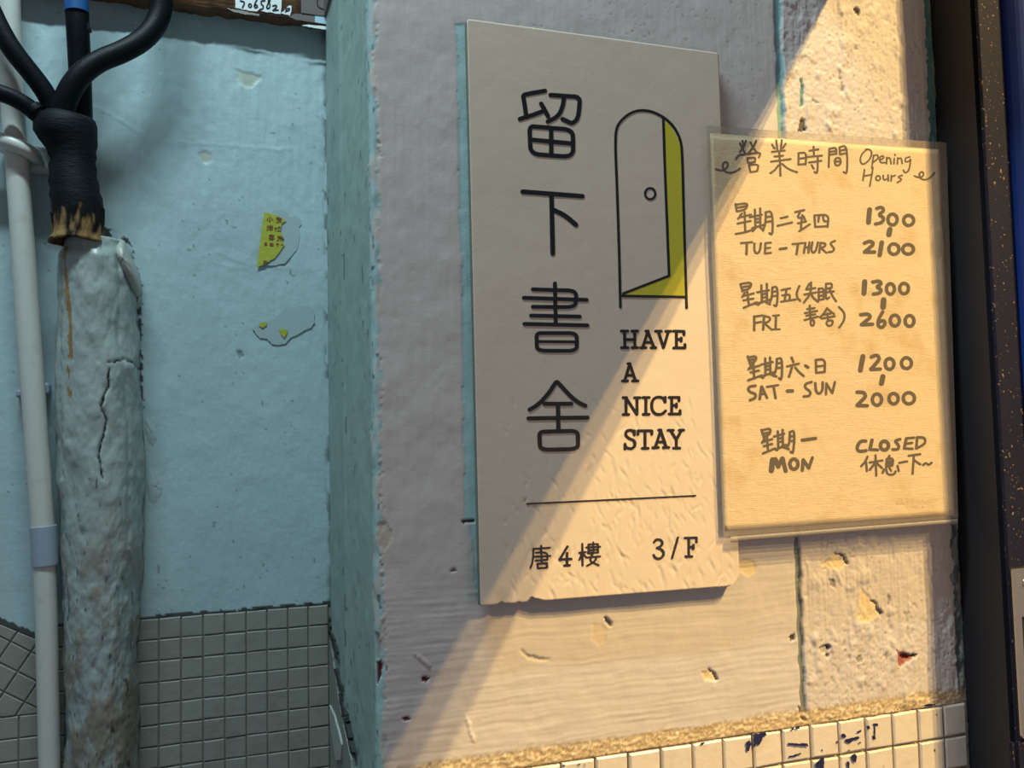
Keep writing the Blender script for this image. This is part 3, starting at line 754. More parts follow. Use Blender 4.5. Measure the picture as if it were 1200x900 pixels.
W3 = [[(125, 510), (125, 612)], [(125, 510), (193, 612)], [(193, 510), (193, 612)], [(107, 508), (128, 508)], [(178, 508), (212, 508)], [(108, 612), (142, 612)],
      [(248, 508), (248, 610)], [(230, 507), (268, 507)], [(232, 611), (268, 611)],
      [(366, 533), (358, 512), (335, 503), (302, 508), (284, 535), (284, 578), (300, 606), (330, 614), (355, 606), (370, 590)], [(367, 505), (367, 535)],
      [(408, 508), (408, 608)], [(392, 506), (452, 506)], [(453, 506), (453, 528)], [(408, 556), (436, 556)], [(437, 546), (437, 567)], [(392, 609), (460, 609)], [(460, 609), (460, 588)]]
W4 = [[(177, 738), (172, 716), (150, 708), (126, 715), (122, 742), (145, 762), (175, 772), (184, 800), (168, 822), (142, 824), (124, 815), (119, 798)], [(178, 713), (178, 738)], [(119, 796), (119, 826)],
      [(243, 714), (243, 820)], [(200, 713), (285, 713)], [(200, 735), (200, 713)], [(285, 735), (285, 713)], [(226, 822), (262, 822)],
      [(340, 710), (308, 815)], [(340, 710), (375, 815)], [(318, 783), (366, 783)], [(292, 817), (325, 817)], [(358, 816), (390, 816)], [(328, 708), (342, 708)],
      [(402, 712), (437, 768)], [(468, 712), (437, 768)], [(437, 768), (437, 820)], [(386, 710), (418, 710)], [(455, 709), (482, 709)], [(420, 821), (458, 821)]]
for wds, lab in ((W1, 'word HAVE'), (W2, 'word A'), (W3, 'word NICE'), (W4, 'word STAY')):
    chars('slogan_word', Dd, wds, 3.0, lab)
chars('divider_line', Ee, [[(88, 152), (580, 128), (1075, 104)]], 1.5)
chars('address_lettering', Ee, [[(172, 398), (173, 415)], [(125, 416), (222, 409)], [(126, 416), (124, 465), (118, 505), (108, 527)], [(140, 438), (207, 434), (208, 478)], [(130, 462), (225, 457)], [(138, 484), (208, 479)],
    [(172, 415), (174, 500)], [(150, 503), (205, 499)], [(205, 499), (207, 525)], [(150, 503), (152, 529)], [(152, 529), (207, 525)],
    ([(325, 402), (280, 478)], 2.3), ([(280, 478), (348, 475)], 2.3), ([(323, 440), (323, 512)], 2.3), ([(308, 513), (338, 512)], 2.3), 
    [(395, 438), (432, 434)], [(412, 385), (414, 513)], [(411, 440), (395, 480)], [(416, 442), (432, 462)],
    [(448, 390), (503, 387)], [(503, 387), (503, 420)], [(448, 390), (449, 424)], [(449, 424), (503, 420)], [(436, 407), (516, 403)], [(476, 377), (477, 442)], [(446, 441), (505, 437)], [(448, 424), (446, 441)], [(504, 422), (505, 437)],
    [(434, 466), (516, 460)], [(472, 445), (455, 485), (480, 498), (508, 512)], [(497, 462), (484, 492), (440, 515)]], 1.75, 'small address line in black characters')
chars('floor_lettering', Ee, [[(832, 376), (845, 360), (872, 362), (884, 382), (870, 402), (850, 411)], [(850, 411), (878, 418), (892, 442), (878, 468), (855, 475), (836, 466), (830, 452)],
    ([(972, 349), (937, 471)], 2.0), [(1035, 352), (1035, 460)], [(1012, 352), (1080, 350)], [(1080, 350), (1080, 376)], [(1035, 405), (1062, 403)], [(1063, 393), (1063, 414)], [(1018, 460), (1055, 460)]], 2.3, 'floor number 3/F in black')

# ------------------------------------------------------------------ opening hours notice
NYF = -.0128
notice = empty('opening_hours_notice', (float(hitY(985, 620, NYF)[0]), -.0105, float(hitY(985, 620, NYF)[2])),
               'tan handwritten opening hours card in a clear plastic sleeve beside the sign', 'notice')
def bil(c, s, t):
    return c[0]*((1-s)*(1-t))[..., None]+c[1]*(s*(1-t))[..., None]+c[2]*((1-s)*t)[..., None]+c[3]*(s*t)[..., None]
def wavy(P, amp=.0004): return amp*fbm(P[..., 0]/.07, P[..., 2]/.09, 301, 2)
def sheet(name, corners, Y, m, th, n=60, amp=.0004, bulge=0):
    c = [hitY(*q, Y) for q in corners]
    s, t = np.meshgrid(np.linspace(0, 1, n), np.linspace(0, 1, n)); P = bil(c, s, t)
    P[..., 1] -= wavy(P, amp)
    if bulge: P[..., 0] -= bulge*np.sin(np.pi*t*2.3)*sstep(.8, 1, s)*.5
    Bk = P.copy(); Bk[..., 1] += th
    N = n*n; bi = np.concatenate([np.arange(n), np.arange(1, n)*n+n-1, (n-1)*n+np.arange(n-2, -1, -1), np.arange(n-2, 0, -1)*n])
    i = np.arange(N).reshape(n, n); q = np.stack([i[:-1, :-1], i[1:, :-1], i[1:, 1:], i[:-1, 1:]], -1).reshape(-1, 4)
    k = np.arange(len(bi)); k2 = (k+1) % len(bi)
    return link(name, np.concatenate([P.reshape(-1, 3), Bk.reshape(-1, 3)]), np.concatenate([q, q[:, ::-1]+N, np.stack([bi[k], bi[k2], N+bi[k2], N+bi[k]], -1)]), m, notice, True)
SL = [(828, 147), (1109, 167), (848, 629), (1123, 607)]
PA = [(832, 156), (1101, 175), (849, 623), (1119, 604)]
card = sheet('card', PA, NYF, MT['paper'], .0004)
def frame_strips():
    # cloudy margin of the sleeve round the card
    o = [hitY(*q, NYF-.0006) for q in SL]; i = [hitY(*q, NYF-.0006) for q in PA]
    V = o+i; V2 = [v+np.array([0, .0003, 0]) for v in V]
    Fc = [(0, 1, 5, 4), (1, 3, 7, 5), (3, 2, 6, 7), (2, 0, 4, 6)]
    link('sleeve_margin', V+V2, Fc+[tuple(8+a for a in f[::-1]) for f in Fc]+[(0, 8, 9, 1), (1, 9, 11, 3), (3, 11, 10, 2), (2, 10, 8, 0)], MT['film_edge'], notice)
    c = [hitY(*q, NYF-.0014) for q in PA]
frame_strips()
sheet('sleeve_film', PA, NYF-.0016, MT['film'], .00012)
# ribbed seam along the bottom of the sleeve
def seam():
    a, b = hitY(856, 629, NYF-.0009), hitY(1122, 608, NYF-.0009); n = 150; V = []; Fc = []
    a2, b2 = hitY(856, 636, NYF-.0009), hitY(1122, 614, NYF-.0009)
    s = np.linspace(0, 1, n*4+1); amp = .00045*(.5-.5*np.cos(s*n*2*np.pi))
    T = a[None]*(1-s[:, None])+b[None]*s[:, None]; U = a2[None]*(1-s[:, None])+b2[None]*s[:, None]
    mid = .5*(T+U); T1 = T.copy(); U1 = U.copy(); T1[:, 1] -= amp; U1[:, 1] -= amp
    mid[:, 1] -= amp+.0003
    back = np.array([0, .0010, 0])
    P = np.stack([T+back, T1, mid, U1, U+back], 0)
    grid('sleeve_seam', P, MT['binding'], notice, smooth=False)
seam()
poly_sheet('tape_tab', [(1099, 270), (1104, 271), (1106, 285), (1105, 300), (1099, 304), (1094, 295), (1094, 280)], NYF-.0018, MT['film_edge'], notice, .0002)
Fq = crop(820, 140, 4); G = crop(840, 220, 4.6154); H = crop(840, 310, 4.6154); I = crop(840, 400, 4.6154); J = crop(860, 480, 4.6154)
def ell(cx, cy, rx, ry, n=13):
    rx, ry = rx*1.12, ry*1.12
    p = [(cx+rx*math.cos(a), cy+ry*math.sin(a)) for a in np.linspace(-1.2, 2*math.pi-1.2, n)]; p[-1] = p[0]; return p
def on_card(x, y):
    P = hitY(x, y, NYF); P = P.copy(); P[..., 1] -= wavy(P); return P
def hand(name, cv, lst, wd, label):
    return chars(name, cv, [(p[0], p[1]*1.12/4.6154) if isinstance(p, tuple) and isinstance(p[0], list) else (p, wd*1.22/4.6154) for p in lst], wd, label, MT['ink'], notice, NYF, .00012, on_card)
hand('heading', Fq, [(a, 10) for a in [
    [(75, 233), (105, 242), (130, 225), (132, 203), (116, 198), (106, 215), (112, 242), (140, 252), (170, 244), (188, 230)],
    [(200, 100), (205, 128)], [(188, 112), (196, 130), (212, 158)], [(216, 100), (206, 130), (188, 152)], [(238, 108), (248, 130), (265, 152)], [(264, 100), (252, 128), (226, 160)], [(188, 165), (178, 172), (170, 185)],
    [(188, 167), (240, 160), (288, 155), (276, 178)], [(222, 182), (262, 178), (258, 200)], [(222, 182), (226, 204)], [(226, 204), (258, 200)], [(240, 204), (236, 214)],
    [(230, 214), (278, 210), (268, 242)], [(230, 214), (237, 248)], [(237, 248), (268, 242)],
    [(358, 98), (364, 148)], [(384, 98), (379, 148)], [(338, 118), (350, 136)], [(402, 114), (390, 134)], [(338, 152), (398, 146)], [(350, 174), (390, 170)], [(334, 198), (425, 186)], [(372, 150), (376, 205), (378, 264)], [(368, 215), (352, 238), (330, 252)], [(386, 208), (412, 232), (456, 248)],
    [(463, 158), (462, 212)], [(463, 158), (500, 154), (496, 212)], [(466, 184), (495, 180)], [(463, 212), (497, 208)], [(514, 147), (556, 140)], [(533, 128), (535, 172)], [(506, 176), (572, 170)], [(512, 202), (570, 194)], [(553, 172), (552, 255), (538, 246)], [(524, 214), (533, 230)],
    [(607, 138), (604, 224)], [(607, 138), (640, 130), (640, 162)], [(610, 152), (638, 147)], [(610, 166), (640, 160)], [(655, 130), (657, 164)], [(655, 130), (690, 120), (692, 258), (674, 246)], [(657, 146), (688, 140)], [(657, 164), (688, 158)],
    [(632, 182), (660, 178), (660, 214), (634, 217), (632, 182)], [(634, 198), (658, 196)]]] + [(a, 8) for a in [
    [(784, 140), (758, 162), (750, 195), (764, 214), (792, 195), (808, 162), (800, 140), (778, 140)], [(815, 168), (806, 228)], [(815, 170), (834, 164), (838, 182), (814, 200)], [(843, 190), (864, 182), (858, 168), (842, 178), (846, 204), (868, 202)],
    [(877, 178), (875, 208)], [(876, 186), (892, 176), (897, 208)], [(912, 182), (910, 208)], [(914, 164), (916, 168)], [(928, 180), (926, 208)], [(927, 186), (944, 178), (949, 206)], [(985, 176), (964, 180), (962, 200), (984, 196), (990, 178), (982, 240), (962, 252), (954, 238)],
    [(772, 235), (765, 286)], [(812, 225), (797, 312)], [(766, 266), (808, 258)], [(836, 260), (822, 275), (834, 290), (850, 276), (836, 260)], [(860, 262), (861, 286), (880, 278)], [(882, 260), (884, 288)], [(898, 262), (897, 288)], [(897, 270), (916, 262)], [(948, 262), (926, 268), (950, 282), (926, 296)],
    [(1006, 265), (1035, 275), (1052, 258), (1042, 242), (1026, 255), (1036, 280), (1062, 284), (1086, 268), (1100, 250)]]], 9, 'handwritten heading with a curl at each end')
hand('weekday_writing', G, [[(100, 88), (108, 128)], [(102, 92), (168, 82), (158, 118), (112, 128)], [(112, 108), (160, 100)], [(135, 140), (115, 168)], [(128, 160), (185, 146)], [(150, 132), (153, 235)], [(112, 194), (182, 180)], [(102, 250), (150, 242), (196, 226)],
    [(178, 160), (242, 146)], [(205, 118), (208, 212)], [(234, 112), (235, 208)], [(207, 172), (232, 167)], [(207, 190), (232, 185)], [(192, 218), (256, 200)], [(212, 214), (194, 236)], [(228, 210), (250, 228)],
    [(265, 132), (263, 190), (250, 232)], [(262, 134), (300, 124), (302, 258), (284, 246)], [(266, 160), (296, 155)], [(265, 186), (297, 180)],
    [(345, 165), (382, 157)], [(328, 206), (406, 188)], [(424, 132), (472, 121)], [(450, 132), (432, 166), (472, 158)], [(462, 148), (476, 172)], [(438, 192), (482, 182)], [(459, 162), (454, 228)], [(445, 236), (502, 198)],
    [(527, 150), (532, 214)], [(529, 150), (606, 144), (598, 212)], [(553, 150), (548, 184)], [(574, 148), (576, 180), (590, 182)], [(532, 212), (599, 208)],
    ([(130, 300), (190, 295)], 11), ([(162, 300), (160, 360)], 12), ([(203, 302), (202, 342), (215, 358), (232, 345), (238, 300)], 11), ([(262, 300), (260, 356)], 11), ([(262, 300), (292, 297)], 10), ([(262, 328), (288, 325)], 10), ([(260, 356), (292, 352)], 10), ([(340, 332), (376, 327)], 13),
    ([(408, 306), (466, 299)], 10), ([(438, 304), (430, 360)], 12), [(478, 298), (470, 352)], [(500, 296), (494, 352)], [(474, 325), (498, 321)], [(516, 296), (508, 338), (520, 354), (536, 340), (546, 296)], [(560, 298), (553, 352)], [(560, 298), (590, 302), (582, 320), (558, 326)], [(562, 326), (592, 352)], [(638, 288), (612, 298), (622, 316), (636, 330), (626, 346), (604, 348)]], 10, 'first row, Tuesday to Thursday')
hand('hours_writing', G, [([(826, 118), (820, 188)], 24), ([(865, 112), (893, 103), (905, 125), (872, 146), (906, 162), (893, 190), (858, 196)], 17), (ell(950, 172, 23, 27), 17), (ell(1037, 177, 25, 25), 17), ([(936, 226), (930, 254)], 26),
    ([(798, 300), (830, 286), (850, 305), (820, 330), (798, 348)], 18), ([(798, 348), (852, 348)], 18), ([(892, 296), (880, 364)], 22), (ell(957, 332, 25, 26), 17), (ell(1034, 333, 27, 24), 17)], 16, 'hours 1300 to 2100')
hand('weekday_writing', H, [[(128, 105), (140, 145)], [(130, 105), (190, 95), (180, 130), (143, 140)], [(140, 122), (180, 115)], [(152, 152), (138, 176)], [(148, 168), (200, 156)], [(165, 146), (174, 216)], [(145, 194), (198, 184)], [(146, 234), (216, 204)],
    [(218, 150), (282, 139)], [(241, 112), (244, 205)], [(270, 104), (272, 202)], [(244, 162), (270, 157)], [(244, 180), (270, 175)], [(210, 213), (292, 188)], [(242, 202), (224, 218)], [(264, 202), (288, 216)], [(300, 124), (298, 180), (284, 212)], [(300, 125), (330, 117), (326, 230), (310, 220)], [(301, 148), (326, 144)], [(300, 172), (326, 168)],
    [(350, 138), (396, 129)], [(376, 135), (366, 195)], [(354, 167), (396, 160), (392, 192)], [(348, 201), (426, 189)], [(446, 116), (430, 152), (434, 180), (450, 196)],
    [(500, 103), (484, 132)], [(484, 136), (532, 127)], [(474, 162), (537, 151)], [(509, 98), (507, 158), (470, 206)], [(508, 158), (524, 184), (547, 201)], [(550, 130), (551, 192)], [(550, 130), (579, 127), (577, 186)], [(552, 150), (577, 147)], [(552, 170), (577, 167)], [(552, 192), (577, 187)], [(590, 104), (588, 192), (608, 178)], [(590, 105), (623, 101), (620, 126)], [(591, 131), (620, 126)], [(590, 152), (632, 145)], [(609, 130), (624, 170), (645, 199)],
    [(488, 241), (528, 236)], [(476, 263), (542, 251)], [(502, 222), (506, 292)], [(484, 277), (532, 269)], [(474, 300), (547, 282)], [(508, 298), (528, 304), (522, 334), (506, 326), (508, 298)], [(596, 236), (580, 264), (558, 286)], [(598, 240), (634, 268)], [(574, 273), (616, 265)], [(568, 292), (637, 280)], [(598, 264), (601, 302)], [(590, 306), (630, 300), (622, 330), (598, 333), (590, 306)], [(660, 230), (692, 262), (688, 305), (662, 340)],
    ([(203, 280), (203, 356)], 12), ([(203, 282), (246, 275)], 11), ([(205, 316), (240, 310)], 11), ([(256, 278), (251, 352)], 12), ([(256, 278), (292, 286), (284, 308), (255, 318)], 11), ([(258, 318), (297, 352)], 11), ([(320, 278), (318, 346)], 12), ([(305, 277), (337, 274)], 10), ([(300, 351), (340, 350)], 10)], 10, 'second row, Friday with a bracketed note')
hand('hours_writing', H, [([(799, 93), (795, 156)], 25), ([(843, 95), (880, 88), (890, 106), (860, 121), (891, 136), (880, 156), (846, 160)], 18), (ell(938, 132, 20, 26), 17), (ell(1012, 130, 22, 26), 17), ([(901, 192), (898, 230)], 28),
    ([(778, 272), (818, 266), (832, 285), (805, 306), (782, 325)], 18), ([(782, 326), (841, 323)], 18), ([(896, 256), (872, 298), (870, 332), (892, 344), (912, 320), (900, 300), (876, 312)], 17), (ell(962, 303, 23, 27), 17), (ell(1042, 305, 22, 27), 17)], 16, 'hours 1300 to 2600')
hand('weekday_writing', I, [[(168, 82), (180, 122)], [(168, 88), (217, 78), (208, 110), (182, 118)], [(180, 102), (208, 96)], [(186, 130), (172, 152)], [(182, 146), (230, 132)], [(198, 122), (202, 192)], [(183, 168), (227, 158)], [(170, 211), (242, 184)],
    [(240, 126), (302, 112)], [(262, 92), (263, 178)], [(288, 87), (290, 174)], [(263, 137), (288, 132)], [(263, 154), (289, 150)], [(234, 192), (312, 166)], [(264, 180), (248, 198)], [(284, 175), (322, 190)], [(325, 95), (322, 150), (308, 188)], [(325, 96), (354, 87), (351, 212), (336, 200)], [(326, 120), (351, 116)], [(325, 145), (351, 141)],
    [(404, 88), (413, 112)], [(380, 136), (442, 121)], [(406, 140), (390, 192)], [(424, 142), (442, 165), (470, 188)], ([(479, 132), (493, 141)], 15), ([(535, 100), (536, 166)], 12), ([(535, 100), (586, 96), (582, 166)], 12), ([(537, 170), (582, 166)], 12), ([(538, 136), (581, 131)], 11),
    ([(208, 240), (170, 246), (172, 272), (212, 285), (208, 308), (180, 318)], 14), ([(242, 245), (232, 311)], 14), ([(244, 245), (272, 306)], 13), ([(238, 287), (262, 283)], 12), ([(272, 246), (330, 237)], 12), ([(306, 242), (318, 307)], 13), ([(382, 269), (408, 268)], 18),
    ([(512, 220), (478, 230), (476, 252), (508, 272), (502, 296), (470, 299)], 13), ([(532, 226), (535, 270), (552, 287), (572, 266), (572, 222)], 13), ([(590, 286), (592, 228)], 12), ([(592, 228), (624, 280)], 12), ([(624, 280), (638, 220)], 12)], 11, 'third row, Saturday and Sunday')
hand('hours_writing', I, [([(789, 82), (775, 156)], 24), ([(835, 85), (865, 72), (880, 94), (855, 126), (832, 150)], 18), ([(832, 152), (883, 150)], 17), (ell(933, 122, 22, 27), 17), (ell(1025, 118, 25, 27), 17), ([(897, 190), (889, 228)], 25),
    ([(758, 275), (795, 275), (805, 298), (782, 322), (758, 346)], 18), ([(758, 347), (813, 348)], 17), (ell(865, 315, 23, 28), 17), (ell(955, 310, 23, 26), 17), (ell(1038, 308, 28, 28), 17)], 16, 'hours 1200 to 2000')
hand('weekday_writing', J, [[(150, 110), (163, 150)], [(152, 112), (202, 100), (195, 135), (165, 145)], [(160, 130), (195, 122)], [(166, 158), (153, 180)], [(163, 174), (207, 160)], [(180, 148), (185, 222)], [(163, 198), (207, 186)], [(158, 237), (224, 210)],
    [(218, 146), (272, 131)], [(238, 118), (241, 202)], [(264, 109), (266, 196)], [(241, 157), (265, 152)], [(241, 177), (265, 171)], [(228, 217), (282, 190)], [(245, 206), (233, 220)], [(262, 200), (298, 214)], [(303, 122), (301, 180), (288, 208)], [(303, 121), (330, 111), (322, 238), (308, 228)], [(303, 146), (326, 142)], [(302, 171), (323, 167)],
    ([(370, 165), (441, 156)], 17), ([(210, 272), (203, 330)], 26), ([(225, 268), (240, 308)], 22), ([(262, 264), (240, 308)], 20), ([(264, 264), (280, 332)], 20), (ell(325, 295, 20, 25), 18), ([(375, 272), (370, 328)], 17), ([(376, 272), (405, 316)], 17), ([(405, 316), (425, 260)], 15)], 11, 'fourth row, Monday')
hand('hours_writing', J, [([(712, 170), (684, 170), (664, 202), (672, 228), (714, 222)], 17), ([(746, 165), (735, 215)], 17), ([(735, 216), (777, 218)], 15), (ell(813, 195, 20, 22), 18), ([(897, 160), (866, 170), (892, 192), (888, 216), (858, 216)], 15), ([(931, 158), (920, 210)], 15), ([(931, 156), (972, 152)], 13), ([(928, 185), (962, 180)], 13), ([(920, 210), (964, 212)], 13), ([(990, 150), (985, 210)], 13), ([(988, 150), (1032, 150), (1035, 185), (985, 210)], 13),
    [(722, 255), (708, 285), (688, 306)], [(714, 282), (718, 332)], [(734, 286), (802, 275)], [(765, 248), (769, 357)], [(762, 290), (734, 326)], [(772, 290), (800, 316)], [(840, 250), (831, 264)], [(825, 270), (822, 308)], [(825, 268), (862, 262), (856, 303)], [(826, 282), (857, 278)], [(825, 295), (856, 291)], [(823, 308), (856, 303)], [(811, 324), (804, 342)], [(822, 318), (828, 352), (866, 352), (873, 334)], [(840, 316), (849, 330)], [(884, 304), (890, 332)],
    [(894, 288), (936, 280)], [(944, 250), (1006, 241)], [(972, 250), (965, 347)], [(974, 274), (1006, 296)], [(1022, 300), (1038, 286), (1050, 302), (1068, 287)]], 10.5, 'closed note with a wavy dash')
Q = crop(820, 550, 3.75)
def faint(l): return [(Q(p), .8) for p in l]
stroke_mesh('faint_imprint', faint([[(868, 130), (864, 152)], [(866, 130), (884, 128)], [(865, 141), (880, 139)], [(864, 152), (882, 150)], [(890, 129), (887, 150)], [(887, 150), (902, 149)], [(904, 130), (922, 128)], [(913, 129), (911, 150)], [(944, 126), (928, 130), (942, 138), (926, 148)],
    [(966, 134), (960, 144), (976, 144), (976, 132)], [(982, 134), (984, 146), (996, 134), (998, 146)], [(1004, 134), (1004, 146), (1016, 132)], [(1022, 130), (1044, 132)], [(928, 160), (934, 172), (940, 160), (948, 172), (954, 160)], [(960, 162), (958, 172), (970, 172)], [(976, 160), (980, 172), (988, 160)]]), NYF, MT['faint'], notice, .00012, .0001, on_card)

# ------------------------------------------------------------------ left: plastered riser, cable bundle, thin pipe
def at(px, py, Y): return hitY(np.float64(px), np.float64(py), Y)
def build_riser():
    ys = np.linspace(284, 960, 330)
    lx = np.interp(ys, [284, 300, 340, 400, 500, 560, 640, 700, 760, 960], [70, 68, 66, 64, 65, 67, 70, 72, 74, 75])
    rx = np.interp(ys, [284, 300, 340, 400, 480, 560, 640, 700, 760, 960], [152, 154, 160, 163, 166, 169, 167, 163, 161, 163])
    n = 150; ang = np.linspace(0, np.pi, n)
    rows = []; z0 = []
    Lp = hitY(lx, ys, BACK_Y-.012); Rp = hitY(rx, ys, BACK_Y-.012)
    xc = .5*(Lp[:, 0]+Rp[:, 0]); a = .5*(Rp[:, 0]-Lp[:, 0]); z = .5*(Lp[:, 2]+Rp[:, 2])
    dep = .046
    X = xc[:, None]-a[:, None]*np.cos(ang)[None]*(1+.10*np.sin(ang)[None]**2*0); Y = BACK_Y+.003-dep*np.sin(ang)[None]**.8*np.ones_like(z)[:, None]; Z = z[:, None]*np.ones_like(ang)[None]
    nx = -np.cos(ang)[None]*np.ones_like(Z); ny = -np.sin(ang)[None]*np.ones_like(Z)
    s = (ang*.04)[None]*np.ones_like(Z)
    P = np.stack([X, Y, Z], -1); px, py = project(P)
    n1 = fbm(s/.020, Z/.028, 401, 2); n2 = fbm(s/.006, Z/.009, 402, 3); n3 = vnoise(s/.0025, Z/.0025, 403)
    lowz = sstep(640, 740, py)
    h = .0024*n1+.0007*n2*(1+.5*lowz)+.0010*sstep(330, 360, py)*0+.0013*np.maximum(0, fbm(s/.009, Z/.012, 408, 2)-.1)+.00015*n3*lowz
    h += -.003*sstep(300, 284, py)
    crack = seg_dist(px+1.2*n3, py, [(128, 434), (127, 452), (118, 476), (125, 492), (121, 512), (115, 534), (120, 560)])
    c2 = seg_dist(px, py+1.2*n3, [(126, 424), (140, 423), (146, 421), (158, 428), (168, 434)])
    c3 = seg_dist(px+1.5*n2, py, [(138, 300), (142, 340), (140, 400), (146, 440), (152, 520), (150, 640)]); c4 = seg_dist(px+1.2*n2, py, [(76, 290), (70, 350), (71, 440), (73, 560)])
    h -= .0022*np.exp(-(crack/1.4)**2)+.0012*np.exp(-(c2/1.2)**2)+.0011*np.exp(-(c3/3.0)**2)+.0010*np.exp(-(c4/2.2)**2)
    C = np.array([.31, .365, .355])*(1+.06*n1)[..., None]
    brown = np.clip(sstep(.0, .5, n1+.5*n2+.25)*sstep(560, 720, py)+.3*sstep(120, 165, px)*sstep(330, 300, py)*0, 0, 1)
    C = C*(1-brown[..., None])+np.array([.235, .215, .175])*brown[..., None]
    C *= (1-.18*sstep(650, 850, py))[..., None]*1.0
    C = np.where((crack < .9)[..., None], np.array([.02, .02, .02]), C); C = np.where(((c2 < .8) & (n2 > -.1))[..., None], np.array([.05, .05, .05]), C)
    rust = seg_dist(px+1.0*n3, py, [(74, 288), (78, 330), (82, 380), (83, 418)])
    C = np.where((rust < 2.3+1.2*n3)[..., None], np.array([.27, .16, .055]), C)
    r2 = seg_dist(px, py, [(80, 428), (81, 440), (82, 462)]); C = np.where(((r2 < 1.0+2.2*(py > 452)) & (n3 > -.2) & (py < 468))[..., None], np.array([.26, .16, .06]), C)
    sp = (vnoise(s/.003, Z/.007, 405) > .78) & (py > 560); C = np.where(sp[..., None], C*.35, C)
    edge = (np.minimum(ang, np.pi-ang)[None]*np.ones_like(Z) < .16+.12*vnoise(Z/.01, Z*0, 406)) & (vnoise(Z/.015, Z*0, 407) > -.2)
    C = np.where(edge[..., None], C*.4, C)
    P[..., 0] += nx*h; P[..., 1] += ny*h
    P[..., 1] = np.minimum(P[..., 1], BACK_Y+.003)
    # rolled-in top
    cap = []
    for k in range(1, 5):
        q = P[0].copy(); c = np.array([xc[0], BACK_Y-.02, z[0]-.002*k]); q = q+(c-q)*(k*.23); q[:, 2] = P[0][:, 2]+.0012*np.sin(k*.8)-.0012*k; cap.append(q)
    P = np.concatenate([np.array(cap[::-1]), P]); C = np.concatenate([np.repeat(C[:1]*.8, 4, 0), C])
    root = empty('plastered_cable_riser', (float(xc[-1]), BACK_Y-.02, float(z[-1])), 'lumpy painted plaster casing running up the alcove wall under the black cables', 'pipe casing')
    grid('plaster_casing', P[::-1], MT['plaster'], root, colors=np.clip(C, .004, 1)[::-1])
    # loose plaster lip behind the black boot
    def lump(name, pts, dep, seed, col):
        c = np.mean(pts, 0); k = len(pts); R = 7; V = []
        fine = chaikin(list(pts)+[pts[0]], 2)[:-1]; k = len(fine); c = np.mean(fine, 0)
        rng = np.random.default_rng(seed)
        arr = []
        for r in range(R):
            t = r/(R-1); sc_ = math.cos(t*math.pi/2)*.96+.04; y = BACK_Y+.002-dep*math.sin(t*math.pi/2)
            q = np.array([c+(p-c)*sc_ for p in fine])+rng.normal(size=(k, 2))*.25*(t > 0)
            H = hitY(q[:, 0], q[:, 1], BACK_Y); H[:, 1] = y+rng.normal(size=k)*.0002*(0 < t < 1); arr.append(H)
        A = np.array(arr); base = (R-1)*k
        o = grid(name, A, MT['plaster'], root, colors=np.tile(np.array(col), (R, k, 1)), wrap=True)
    lump('plaster_lip', [(126, 300), (130, 286), (140, 280), (148, 284), (152, 296), (160, 312), (166, 330), (167, 348), (158, 352), (148, 338), (136, 318)], .036, 3, (.33, .34, .31))
    lump('plaster_blob', [(166, 480), (176, 484), (186, 505), (186, 522), (176, 528), (168, 515)], .0026, 4, (.36, .46, .47))
    lump('plaster_blob', [(168, 545), (182, 540), (195, 556), (196, 580), (184, 598), (170, 600)], .0026, 5, (.36, .46, .47))
    lump('plaster_blob', [(155, 350), (164, 338), (167, 345), (164, 362), (157, 366)], .008, 6, (.34, .38, .37))
build_riser()

